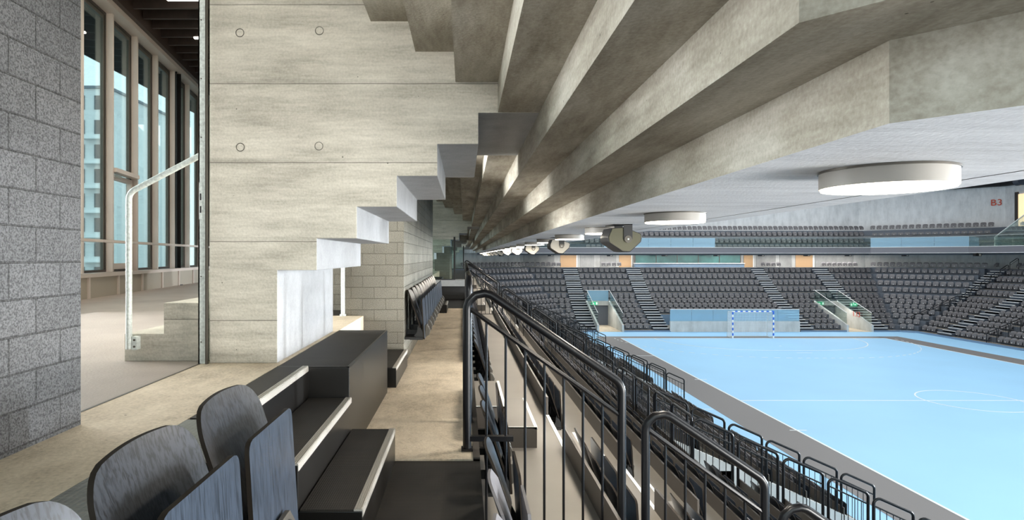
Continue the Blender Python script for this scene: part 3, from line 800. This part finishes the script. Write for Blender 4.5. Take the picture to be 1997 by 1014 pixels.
# ------------------------------------------------------------------ far, corner and right terraces
FC = 'farc'
tb = MB()
PORT = [(10.9, 13.1), (31.4, 33.6)]
for k in range(12):
    ya, yb = fy(k)-TR, fy(k); zf = ZF[k]+FZ
    if k == 0: yb = 61.4
    a, c_ = 5.9+.344*(k+1), 39.8-.344*(k+1)
    cuts = list(PORT) if k >= 6 else []
    if k >= 9: cuts.append((16.9, 27.6))
    for p_, q_ in subtract(a, c_, cuts): tb.box(p_, q_, ya, yb+.01, COURT, zf)
    # corner wedges as trapezoids
    for sg, cx in ((1, 39.8), (-1, 5.9)):
        L0, L1 = 9.1-.688*k, 9.1-.688*(k+1)
        if k == 0: L0 += .688
        xb0 = cx-sg*.344*k + (sg*.344 if k == 0 else 0); xa0 = cx-sg*.344*(k+1); ybk = fy(k)+(TR if k == 0 else 0)
        P = [(xa0, fy(k)-TR), (xb0, ybk), (xb0+sg*L0*.7071, ybk-L0*.7071), (xa0+sg*max(0, L1)*.7071, fy(k)-TR-max(0, L1)*.7071)]
        if k == 0: P[1] = (xa0, ybk) if False else P[1]
        tb.prism_z(P if sg > 0 else P[::-1], COURT, zf)
        if k == 0: pass
        else: tb.prism_z([(xa0, fy(k)-TR), (xb0, fy(k)), (xa0, fy(k))] if sg > 0 else [(xa0, fy(k)-TR), (xa0, fy(k)), (xb0, fy(k))], COURT, zf-.001)
    ye = fy(k)-(9.1-.688*k)*.7071
    tb.box(rx(k)-TR, rx(k)+(.6 if k == 0 else .01), 30, ye-.15, COURT, zf)
struct(tb, 'floor_terrace_far', 'terrdark')
# thin pale tread surfaces
tt = MB()
for k in range(12):
    zf = ZF[k]+FZ; a, c_ = 5.9+.344*(k+1), 39.8-.344*(k+1); cuts = list(PORT) if k >= 6 else []
    if k >= 9: cuts.append((16.9, 27.6))
    for p_, q_ in subtract(a, c_, cuts): tt.box(p_, q_, fy(k)-TR+.02, fy(k), zf, zf+.004)
    tt.box(rx(k)-TR+.02, rx(k), 30, fy(k)-(9.1-.688*k)*.7071-.2, zf, zf+.004)
struct(tt, 'floor_tread_far', 'terrace')
pb = MB(); ylow = fy(12)
for p_, q_ in subtract(5.9+.344*12, 39.8-.344*12, PORT+[(16.9, 27.6)]): pb.box(p_, q_, ylow-.02, ylow, COURT, ZF[11]+FZ+.02)
pb.box(rx(12)-.02, rx(12), 30, ylow-(9.1-.688*12)*.7071, COURT, ZF[11]+FZ+.05)
pb.prism_z([(35.67, ylow), (35.69+.6, ylow-.62), (rx(12), ylow-.75), (rx(12), ylow)], COURT, ZF[11]+FZ+.03)
struct(pb, 'trim_7', 'plinth')
# aisle stairs of the end stand and across the court
def stairflight(kind, a, w_, lab):
    e = empty('aisle_stairs', (0, 0, 0)); riser = MB(); ns_ = MB()
    for k in range(1, 12):
        n_ = 3 if k <= 5 else 2; rr = RISE[k-1]/n_; tr = TR/n_
        for i in range(n_):
            zt = ZF[k]+FZ+rr*(n_-1-i) if i < n_ else 0
            if kind == 'far':
                y1 = fy(k)-tr*i; 
                riser.box(a, a+w_, y1-tr, y1, zt-.15, zt+.005); ns_.box(a, a+w_, y1-tr-.01, y1-tr+.07, zt-.04, zt+.010)
            else:
                x1 = rx(k)-tr*i
                riser.box(x1-tr, x1, a, a+w_, zt-.15, zt+.005); ns_.box(x1-tr-.01, x1-tr+.05, a, a+w_, zt-.03, zt+.010)
    r0 = riser.build('steps', 'stairblue', e); ns_.build('nosing', 'white', e)
    return tag(e, lab, 'stairs', 'aisle stairs of the far stands')
stairflight('far', 9.5, 1.4, 'aisle stairs left of the goal-end exit opening with pale nosings')
stairflight('far', 15.6, 1.35, 'aisle stairs just left of the central glass-fronted recess')
stairflight('far', 27.7, 1.2, 'aisle stairs just right of the central glass-fronted recess')
stairflight('far', 33.6, 1.45, 'aisle stairs right of the right-hand exit opening')
stairflight('right', 46.55, 1.4, 'aisle stairs between seat blocks of the stand across the court')
stairflight('right', 51.55, 1.4, 'aisle stairs beside the corner block of the stand across the court')

# exit openings in the end stand
for pi, (xa, xb) in enumerate(PORT):
    yb = fy(5)-TR-.02; yf = fy(12)
    e = empty('exit_portal', ((xa+xb)/2, yf, COURT)); cx = (xa+xb)/2
    hw = (xb-xa)/2
    side = [(0, 0), (0, .55), (yb-yf-.2, 2.18), (yb-yf+.3, 2.18), (yb-yf+.3, 0)]
    for sx in (-1, 1):
        x0 = sx*hw-(.16 if sx > 0 else 0); m_ = MB().prism_x(side, x0, x0+.16).build('side_wall', FC, e)
        gl = [(.15, .65), (yb-yf-.2, 2.20), (yb-yf-.2, 3.15), (.15, 1.55)]
        MB().prism_x(gl, x0+.07, x0+.085).build('glass_guard', 'railglass', e)
        MB().tube([(x0+.08, .15, 1.56), (x0+.08, yb-yf-.2, 3.17)], .025, 6).build('guard_rail', 'white', e)
    MB().box(-hw, hw, yb-yf-.2, yb-yf, 1.80, 2.2).build('lintel', FC, e)
    MB().box(-hw+.16, hw-.16, yb-yf-.15, yb-yf-.13, 2.2, 3.15).build('glass_guard', 'blueglass' if pi == 0 else 'railglass', e)
    MB().box(-hw, hw, yb-yf-.17, yb-yf-.11, 3.13, 3.17).build('guard_rail', 'white', e)
    MB().box(-hw+.16, hw-.16, .02, yb-yf, 0, .006).build('threshold', 'floorc', e)
    MB().box(-hw+.16, hw-.16, yb-yf+.2, yb-yf+.3, 0, 2.0).build('back_wall', FC, e)
    tag(e, 'concrete exit opening with glass guards, %s' % ('left of the goal' if pi == 0 else 'right of the goal'), 'exit opening', 'exit openings in the end stand')
    d = empty('exit_door', (cx+(.1 if pi == 0 else -.3), yb+.18, COURT))
    MB().box(-.55, .55, -.03, .02, 0, 1.78).build('door_leaf', 'dooroff', d); MB().box(-.45, .45, -.08, -.05, .95, 1.0).build('push_bar', 'galv', d)
    tag(d, 'beige metal door at the back of the opening %s of the goal' % ('left' if pi == 0 else 'right'), 'door')
    for q in ((-.35,) if pi == 0 else (-.55, .0)):
        sgn = empty('exit_sign', (cx+q, yb-.28 if q < -.1 or pi == 0 else yb-.28, -4.22)); 
        if pi == 1 and q > -.1: sgn.location = (34.2, yb-1.4, -4.25)
        MB().box(-.3, .3, -.03, .03, -.14, .14).build('sign_box', 'green', sgn)
        f_ = -1 if not (pi == 1 and q > -.1) else 1
        ar = MB().prism_y([(f_*.22, 0), (f_*.12, .09), (f_*.12, .03), (f_*.02, .03), (f_*.02, -.03), (f_*.12, -.03), (f_*.12, -.09)], -.036, -.03); ar.build('arrow', 'signw', sgn)
        MB().box(-f_*.20-.06, -f_*.20+.06, -.036, -.03, -.10, .10).build('doorway_mark', 'signw', sgn)
        tag(sgn, 'green exit sign with white arrow %s' % ('over the left opening' if pi == 0 else ('over the right opening' if q < -.1 else 'beside the stairs right of the right opening')), 'exit sign')
def text(name, s_, size, loc, rot, mat, ext=.01, parent=None):
    cu = bpy.data.curves.new(name, 'FONT'); cu.body = s_; cu.size = size; cu.extrude = ext; cu.align_x = 'CENTER'; cu.align_y = 'CENTER'
    cu.materials.append(M[mat]); o_ = bpy.data.objects.new(name, cu); COL.objects.link(o_); o_.location = loc; o_.rotation_euler = rot
    me = bpy.data.meshes.new_from_object(o_); me.materials.clear(); me.materials.append(M[mat])
    bpy.data.objects.remove(o_); o_ = bpy.data.objects.new(name, me); COL.objects.link(o_); o_.location = loc; o_.rotation_euler = rot
    return o_
o = text('wall_lettering', '1.13', .62, (33.6-.17, 52.2, -4.95), (PI/2, 0, -PI/2), 'red'); tag(o, 'faint red number on the side wall of the right exit opening', 'lettering')

# central recess: concrete parapet with glass
e = empty('glazed_parapet', (22.2, fy(12)+.1, COURT))
MB().box(-5.3, 5.35, -.1, .1, 0, .87).build('parapet_wall', FC, e)
for i in range(6): MB().box(-5.3+1.775*i+.01, -5.3+1.775*(i+1)-.01, -.01, .01, .87, 1.83).build('glass_pane', 'blueglass', e)
MB().box(-5.3, 5.35, -.03, .03, 1.82, 1.86).build('guard_rail', 'white', e)
MB().box(-5.3, 5.35, .3, 2.4, .2, .30).build('recess_floor', 'terrace', e)
tag(e, 'long concrete parapet with pale blue glass behind the goal', 'parapet')
b = MB().box(16.9, 27.6, fy(9)-.02, fy(9)+.05, COURT, ZF[8]+FZ-.02); struct(b, 'wall_recess', 'plinth')

# back wall behind the lower end stand
bw = MB().box(-4.5, 40.6, 61.4, 61.8, -1.3, .4); struct(bw, 'wall_far', FC)
def wallseg(name, p, q, z0, z1, th, mat, parent=None):
    p = Vector(p); q = Vector(q); d = (q-p).normalized(); nrm = Vector((-d.y, d.x))*th
    mb = MB().prism_z([tuple(p), tuple(q), tuple(q+nrm), tuple(p+nrm)], z0, z1)
    return struct(mb, name, mat, parent) if parent is None else mb.build(name, mat, parent)
wallseg('wall_far_corner', (40.2, 61.4), (47.3, 54.3), -1.3, .4, .3, FC)
wallseg('wall_right', (47.2, 54.3), (47.2, 28), -1.3, .4, .3, FC)
wallseg('wall_left_corner', (-1.4, 53.9), (5.6, 61.3), -1.3, 3, .3, FC)
for i, (xa, xb) in enumerate(((9.6, 11.2), (15.5, 16.7), (28.0, 28.9), (33.2, 34.9))):
    d = empty('door_%d' % (i+1), ((xa+xb)/2, 61.38, -1.08)); d['kind'] = 'structure'
    MB().box(-(xb-xa)/2, (xb-xa)/2, -.05, .0, 0, 1.3).build('door_leaf', 'door', d)
    MB().box((xb-xa)/2, (xb-xa)/2+.12, -.08, .0, 0, 1.3).build('door_frame', 'white', d)
e = empty('glazed_box', (22.2, 60.6, -1.08))
MB().box(-5.4, 5.4, -.25, .25, 0, .36).build('front_panel', 'plinth', e); MB().box(-5.45, 5.45, -.3, .3, .36, .42).build('sill', 'white', e)
for i in range(5): MB().box(-5.2+2.1*i, -5.2+2.1*(i+1)-.06, .3, .33, .42, 1.3).build('glass_pane', 'teal', e)
for i in range(6): MB().box(-5.26+2.1*i, -5.2+2.1*i, .28, .36, .42, 1.3).build('mullion', 'bronzed', e)
tag(e, 'long dark teal glazed lounge front above the end stand', 'glazing')
b = MB()
for (xa, xb) in ((5.9, 9.0), (11.6, 13.0), (13.6, 15.2), (29.3, 31.2), (31.6, 32.8), (35.2, 39)): b.box(xa, xb, 61.33, 61.41, -1.08, .3)
struct(b, 'wall_far_panel', concrete('rough_panel', (.28, .28, .27), (.36, .36, .35), (.44, .44, .43), (1, 1, .5), pores=0))

# ------------------------------------------------------------------ upper tier beyond the court
UP = [(2.17, 53.2), (6.95, 58.0), (38.5, 58.0), (43.6, 52.9), (43.6, 30)]
def offset_poly(pts, d):
    out = []
    for i, p in enumerate(pts):
        p = Vector(p); a = Vector(pts[i-1]) if i else None; c_ = Vector(pts[i+1]) if i < len(pts)-1 else None
        n1 = Vector((-(p-a).normalized().y, (p-a).normalized().x)) if a is not None else None
        n2 = Vector((-(c_-p).normalized().y, (c_-p).normalized().x)) if c_ is not None else None
        if n1 is None: m_ = n2
        elif n2 is None: m_ = n1
        else: m_ = (n1+n2).normalized()/max(.3, math.cos(n1.angle(n2)/2))
        out.append(tuple(p+m_*d))
    return out
def ring_mesh(pts, d0, d1, z0_, z1_):
    A, B = offset_poly(pts, d0), offset_poly(pts, d1); mb = MB(); m_ = len(pts)
    for i in range(m_-1): mb.prism_z([A[i], A[i+1], B[i+1], B[i]], z0_, z1_)
    return mb
struct(ring_mesh(UP, .02, 5, .30, .62), 'floor_upper_slab', 'slabc')
fa = ring_mesh(UP, 0, .12, .33, .83); struct(fa, 'trim_8', plain('grey_fascia', (.19, .19, .215), .5))
fa = ring_mesh(UP, -.03, .14, .83, .87); fa2 = ring_mesh(UP, -.01, .1, .295, .33); fa.add(fa2.v, fa2.f); struct(fa, 'trim_9', 'white')
for z_, dd_ in ((1.22, 2.3), (1.92, 3.1), (2.55, 3.9)): pass
ut = MB()
for j, (zf, yy) in enumerate(UF):
    r_ = ring_mesh(UP, 1.5+.8*j-.8, 1.5+.8*j+.02, zf-.5, zf); ut.add(r_.v, r_.f)
struct(ut, 'floor_upper_terrace', 'terrdark')
uw = ring_mesh(UP, 5.0, 5.3, .3, 6.3); struct(uw, 'wall_upper', concrete('upper_wall_concrete', (.58, .59, .60), (.76, .77, .78), (.88, .89, .90), (1.4, 1.4, .35), pores=0))
# glass guard on the upper edge, pane by pane
i = 0; A = offset_poly(UP, .06); gi = 0
for s_i in range(1, len(A)-1):
    p, q = Vector(A[s_i]), Vector(A[s_i+1]); L = (q-p).length; d = (q-p).normalized(); m_ = max(1, int(L/2.05))
    g = empty('glass_guard', (p.x, p.y, .87)); g.rotation_euler = (0, 0, math.atan2(d.y, d.x))
    for t_ in range(m_):
        a0, a1 = L*t_/m_+.01, L*(t_+1)/m_-.01
        blue = (s_i == 1 and 6 < a0 < 16) or s_i == 2  # panes that carry the painted blue reflection
        MB().box(a0, a1, -.008, .008, 0, .87).build('glass_pane', 'blueglass' if blue else 'railglass', g)
    MB().box(0, L, -.015, .015, .87, .90).build('guard_rail', 'galv', g)
    tag(g, ['glass guard along the upper tier above the end stand', 'glass guard on the slanted corner of the upper tier', 'glass guard of the upper tier across the court'][s_i-1], 'glass guard')
# stair guard and doorway at the upper right
e = empty('stair_guard', (44.6, 51.5, .62)); MB().prism_x([(0, 0), (0, 1.0), (-3.2, 3.0), (-3.2, 0)], 0, .06).build('glass_pane', 'railglass', e)
MB().tube([(.03, 0, 1.0), (.03, -3.2, 3.0)], .04, 6).build('guard_rail', 'white', e); MB().tube([(.03, 0, 0), (.03, 0, 1.0)], .04, 6).build('post', 'white', e)
tag(e, 'sloping glass stair guard with pale rail at the upper right', 'glass guard')
# right end of the upper wall: pier with B3, lit doorway
PX, PY = 47.75, 53.9
dv = Vector((-.7071, -.7071))
o = text('wall_lettering', 'B3', .80, (0, 0, 0), (PI/2, 0, -PI/4), 'red')
UPW = offset_poly(UP, 4.97)
c3 = Vector(UPW[3]); o.location = (c3.x-.46, c3.y+.38, 4.85)
tag(o, 'red letters B3 on the concrete wall of the upper tier', 'lettering')
d = empty('door_5', (UPW[3][0]-.02, c3.y-2.0, 2.55)); d['kind'] = 'structure'
MB().box(-.03, .03, -.65, .65, 0, 2.9).build('door_leaf', emis('warm_lit_doorway', (.95, .68, .40), .55), d); MB().box(-.08, .03, -.85, -.65, 0, 3.1).build('door_frame', 'bronzed', d); MB().box(-.08, .03, .65, .95, 0, 3.1).build('door_frame', 'bronzed', d)
# roof
struct(MB().box(SLAB_EDGE+.2, 75, -8, 80, 9.0, 9.3), 'roof', 'roofm')
struct(ring_mesh(UP, 4.2, 5.6, 6.3, 9.0), 'roof_edge_band', 'roofm')
e = empty('roof_truss', (0, 0, 6.9)); MB().box(20, 75, 49.0, 49.2, -.12, .08).build('bottom_chord', 'steel', e); MB().box(20, 75, 49.0, 49.2, 1.7, 1.9).build('top_chord', 'steel', e)
for i in range(22): MB().tube([(20+2.4*i, 49.1, 0), (21.2+2.4*i, 49.1, 1.8), (22.4+2.4*i, 49.1, 0)], .06, 6).build('brace', 'steel', e)
tag(e, 'grey steel roof truss under the black roof at the upper right', 'truss')
e = empty('round_duct', (45.2, 49.8, 6.15)); MB().tube([(0, -.25, 0), (0, .25, 0)], .38, 20).build('casing', 'bwin', e, smooth=True); MB().tube([(0, 0, .38), (0, 0, 2.9)], .04, 8).build('hanger', 'steel', e); tag(e, 'round dark fan hanging below the roof at the upper right', 'fan')

# ------------------------------------------------------------------ soffit lamps and loudspeakers
e = empty('ceiling_lamp', (1.46, 2.12, .30))
MB().cyl((0, 0, -.062), .203, .062, 64).build('housing', 'lampbody', e, smooth=True)
MB().cyl((0, 0, -.068), .197, .008, 64).build('diffuser', 'lamp', e, smooth=True)
MB().cyl((0, 0, -.008), .207, .007, 64).build('ceiling_ring', 'bracket', e, smooth=True)
l_ = bpy.data.lights.new('lamp_light', 'AREA'); l_.shape = 'DISK'; l_.size = .38; l_.energy = 15; l_.color = (1, .9, .76)
lo_ = bpy.data.objects.new('lamp_light', l_); COL.objects.link(lo_); lo_.parent = e; lo_.location = (0, 0, -.075)
link_kids(); lf = [False]
for i in range(24):
    place(e, lf, (1.46, 2.12+2.13*i, .30), 0, 'round ceiling lamp under the flat slab, %s from the camera' % ordw(i), 'round lamps under the flat slab', 'lamp')
def make_speaker(facemat, name='loudspeaker'):
    e = empty(name); pr = [(-.12, -.035), (-.005, -.028), (.168, -.095), (.155, -.165), (.05, -.262), (-.02, -.255), (-.15, -.17), (-.155, -.12)]
    pr = [(x-.0, z) for x, z in pr]
    r_ = [tuple(v.xz) if hasattr(v, 'xz') else (v[0], v[2]) for v in fillet([(x, 0, z) for x, z in pr+pr[:1]], .03, 4)]
    body = MB().prism_y(r_[:-1], 0, .33).build('cabinet', 'blackpl', e, bevel=.004, smooth=True)
    fr = [(x*.93, z*.93-.009) for x, z in r_[:-1]]
    MB().prism_y(fr, -.006, 0).build('side_face', facemat, e)
    MB().cyl((.03, -.022, -.14), .034, .018, 24, 'y').build('hinge_disc', 'bracket', e, smooth=True); MB().cyl((.03, -.028, -.14), .008, .008, 12, 'y').build('bolt', 'galv', e)
    yk = MB(); yk.box(-.01, .07, -.016, -.008, -.14, 0); yk.box(-.10, .07, -.016, .345, -.006, 0); yk.box(-.01, .07, .336, .345, -.14, 0)
    yk.build('yoke', 'blackpl', e)
    return e
sp1 = make_speaker('speaker'); sp1.location = (1.485, 5.68, .30); tag(sp1, 'black loudspeaker with olive side face hanging nearest under the slab', 'loudspeaker', 'loudspeakers under the flat slab')
sp2 = make_speaker('speakerp'); link_kids(); lf = [False]
for i in range(11):
    place(sp2, lf, (1.485, 9.55+3.9*i, .30), 0, 'pale loudspeaker hanging under the slab, %s of the pale ones' % ordw(i), 'loudspeakers under the flat slab', 'loudspeaker')
# small spotlights under the far upper slab
mp_ = empty('spotlight'); MB().box(-.25, .25, -.15, .15, -.28, -.05).build('head', 'blackpl', mp_); MB().box(-.05, .05, -.05, .05, -.06, 0).build('stem', 'blackpl', mp_); MB().box(.02, .2, -.16, -.15, -.25, -.08).build('lens', 'dooroff', mp_)
link_kids(); lf = [False]
for i, x in enumerate((3.5, 8.3, 14.0, 19.3, 24.3, 28.6, 33.0, 37.0)):
    place(mp_, lf, (x, 59.0, .30), 0, 'small black spotlight under the far upper slab, %s from the left' % ordw(i), 'spotlights under the far slab', 'spotlight')
for i, (x, y) in enumerate(((41.2, 57.2), (44.0, 52.5))):
    o = copy_tree(mp_); o.location = (x, y, .30); tag(o, 'small black spotlight under the corner slab, %s' % ('nearer the end stand' if i == 0 else 'nearer the side stand'), 'spotlight', 'spotlights under the far slab')

# ------------------------------------------------------------------ black railings
def rail_segment(w, slope, hl, hr, inner=.185, nb=7, r=.026, lod=0, zfl=None):
    """starts at its upper left post top; runs along +X"""
    e = empty('railing'); zr = -slope*w
    pts = fillet([(0, 0, -hl), (0, 0, 0), (w, 0, zr), (w, 0, zr-hr)], .10, 6 if lod == 0 else 3)
    n_ = 14 if lod == 0 else 6
    top = MB().tube(pts, r, n_)
    ri = .0145; zb = -hl+.06 if zfl is None else zfl
    inn = MB().tube([(.02, 0, -inner-.0), (w-.02, 0, zr-inner)], ri, 8 if lod == 0 else 5)
    if lod < 2:
        top.build('handrail', 'rail', e, smooth=True); inn.build('inner_rail', 'rail', e, smooth=True)
        zlow = min(-hl, zr-hr)+.06
        MB().tube([(.02, 0, zlow), (w-.02, 0, zlow)], .010, 6).build('bottom_rail', 'rail', e, smooth=True)
        for i in range(nb):
            x = w*(i+1)/(nb+1); z_ = -inner-(slope*w-.0)*x/w
            MB().tube([(x, 0, z_), (x, 0, zlow)], .0078, 6).build('baluster', 'rail', e, smooth=True)
        for x, zz in ((0, -hl), (w, zr-hr)): MB().box(x-.035, x+.035, -.035, .035, zz, zz+.012).build('foot_plate', 'rail', e)
    return e
seg1 = rail_segment(.94, .68, 1.04, .96, inner=.185); seg1.location = (.015, 3.72, -.135)
b = MB().box(.0, .28, -.02, .02, -.985, -.955).build('floor_bar', 'rail', seg1)
tag(seg1, 'tall black railing in front, first segment beside the walkway post', 'railing', 'black railings down the near stand')
segU = rail_segment(.725, .68, 1.04, 1.04, inner=.185, nb=5); segL = rail_segment(.73, .44, 1.0, 1.0, nb=5)
link_kids(); fu = [False]; fl = [False]
for pi, ry in enumerate(RAILY):
    yv = 3.72+14.05*pi
    if pi: o = copy_tree(seg1); o.location = (.015, yv, -.135); tag(o, 'black railing segment by the walkway, %s railing line from the camera' % ordw(pi), 'railing', 'black railings down the near stand')
    for k in range(2, 12):
        x = 1.10+.83*(k-2)
        if k <= 6: z = -.124-.68*x; place(segU, fu, (x, yv, z), 0, 'black railing segment, %s row, %s railing line from the camera' % (ordw(k-1), ordw(pi)), 'black railings down the near stand', 'railing')
for vi, v in enumerate(VOMS):
    if v < 0: continue
    for si, yy in enumerate((v-.05, v+2.26)):
        for k in range(6, 12):
            place(segL, fl, (XK(k)-.04, yy, ZF[k-1]+1.06), 0, 'black railing, %s row, %s side of %s opening in near stand' % (ordw(k-1), ('near', 'far')[si], ordw(vi-1)), 'black railings at the near stand openings', 'railing')
# level guard rails: along the walkway edge and behind the openings
segG = rail_segment(1.04, 0, 1.03, 1.03, nb=8); link_kids(); fg = [False]; n_ = 0
for y0 in (4.35, 6.85, 7.95, 9.05, 10.15, 11.25, 12.35):
    place(segG, fg, (.03, y0, -.15), PI/2, 'black guard rail on the walkway edge, %s from the camera' % ordw(n_), 'guard rails along the walkway edge', 'railing'); n_ += 1
for vi, v in enumerate(VOMS):
    if v < 0: continue
    for i, y0 in enumerate((v+.05, v+1.15, v+2.7, v+3.95)):
        place(segG, fg, (XK(6)-.03, y0, ZF[5]+1.04), PI/2, 'black guard rail above the %s court opening, %s section' % (ordw(vi-1), ordw(i)), 'guard rails above the openings', 'railing')
for ry, lab in ((51.4, 'corner'), (43.0, 'frame edge')):
    for k in range(0 if lab == 'corner' else 6, 12):
        o = copy_tree(segU if k < 6 else segL); o.rotation_euler = (0, 0, PI)
        zt = ZF[k]+FZ+1.0; o.location = (rx(k)-.05, ry, zt); o.scale = (1, 1, .95)
        tag(o, 'railing across the court near the %s, %s segment from top' % (lab, ordw(k)), 'railing', 'railings of the stand across the court')
# vomitory side walls on our side
b = MB()
for v in VOMS:
    if v < 0: continue
    for yy in (v-.12, v+2.2): b.prism_y([(XK(6), COURT), (XK(6), ZF[5]+.1), (XK(7), ZF[6]+.12), (XK(12), ZF[11]+.12), (XK(12), COURT)], yy, yy+.12)
    b.box(XK(6)-.1, XK(6), v, v+2.2, ZF[5]-.4, ZF[5])
struct(b, 'wall_opening_sides', FC)
# glass and slab across the far end of the walkway
struct(MB().box(-1.15, .02, 16.6, 17.2, -.81, ZCON), 'floor_cross_slab', 'stepc')
struct(MB().box(-1.6, .02, 16.9, 17.2, -1.18, -.81), 'wall_cross_recess', 'blackpl')  # black sheet standing in for the dark opening under the slab
for (x0, x1, y, nm_) in ((-.87, -.30, 16.62, 'nearer'), (-.64, -.08, 30.6, 'farther')):
    e = empty('glass_guard', (x0, y, ZCON)); MB().box(0, x1-x0, -.008, .008, .02, 1.10).build('glass_pane', 'railglass', e)
    MB().box(x1-x0, x1-x0+.05, -.02, .02, 0, 1.17).build('post', 'blackpl', e); MB().box(0, x1-x0, -.02, .02, 0, .03).build('bottom_channel', 'blackpl', e)
    tag(e, 'upright green glass guard at the end of the walkway, %s of two' % nm_, 'glass guard')
b = MB().box(-4.3, -1.1, 12.7, 40, ZCON-.3, ZCON); struct(b, 'floor_concourse_beyond', 'floorc')

# ------------------------------------------------------------------ goal
e = empty('handball_goal', (GX, GY+.0, COURT))
W, HH = 1.54, 2.04
def striped(name, axis, p, L):
    a, bq = MB(), MB(); n_ = int(round(L/.2)); s_ = L/n_
    for i in range(n_):
        m_ = a if i % 2 == 0 else bq
        if axis == 'z': m_.box(p-.04, p+.04, -.04, .04, i*s_, (i+1)*s_)
        else: m_.box(-L/2+i*s_, -L/2+(i+1)*s_, -.04, .04, p-.04, p+.04)
    o1 = a.build(name, 'white', e); bq.build('blue_band', 'blue', o1)
striped('goal_post', 'z', -W, 2.0); striped('goal_post', 'z', W, 2.0)
striped('crossbar', 'x', HH-.0, 3.16)
fr = MB()
for sx in (-1, 1):
    x = sx*W; fr.tube([(x, 0, 2.0), (x+sx*.0, .85, 2.0), (x, 1.0, .02), (x, 0, .02)], .018, 6)
    fr.tube([(x, 0, .02), (x, 1.0, .02)], .02, 6)
fr.tube([(-W, 1.0, .02), (W, 1.0, .02)], .02, 6); fr.build('net_frame', 'galv', e)
nt = MB(); rn = .006
for i in range(31):
    x = -W+2*W*i/30; nt.tube([(x, .03, 1.99), (x, .82, 1.93-.06*math.cos(x)), (x, .95, .05)], rn, 4)
for i in range(20):
    z_ = .05+1.9*i/19; yy = .96-.13*z_/2; nt.tube([(-W, 0, z_), (-W, yy, z_), (W, yy, z_), (W, 0, z_)], rn, 4)
for i in range(1, 8):
    for sx in (-W, W): nt.tube([(sx, i*.11, .03), (sx, i*.11, 1.97)], rn, 4)
    nt.tube([(-W, i*.11, 1.98), (W, i*.11, 1.98)], rn, 4)
nt.build('net', 'netm', e)
tag(e, 'handball goal with blue and white striped frame and white net', 'goal')

# ------------------------------------------------------------------ lift everything from eye-relative to floor-relative heights
for o in bpy.data.objects:
    if o.parent is None: o.location.z += H0
print('objects', len(bpy.data.objects), 'seats', len(S), 'individual', len(indiv), 'near indiv', len([1 for s_ in indiv if s_[4] == 'near']))
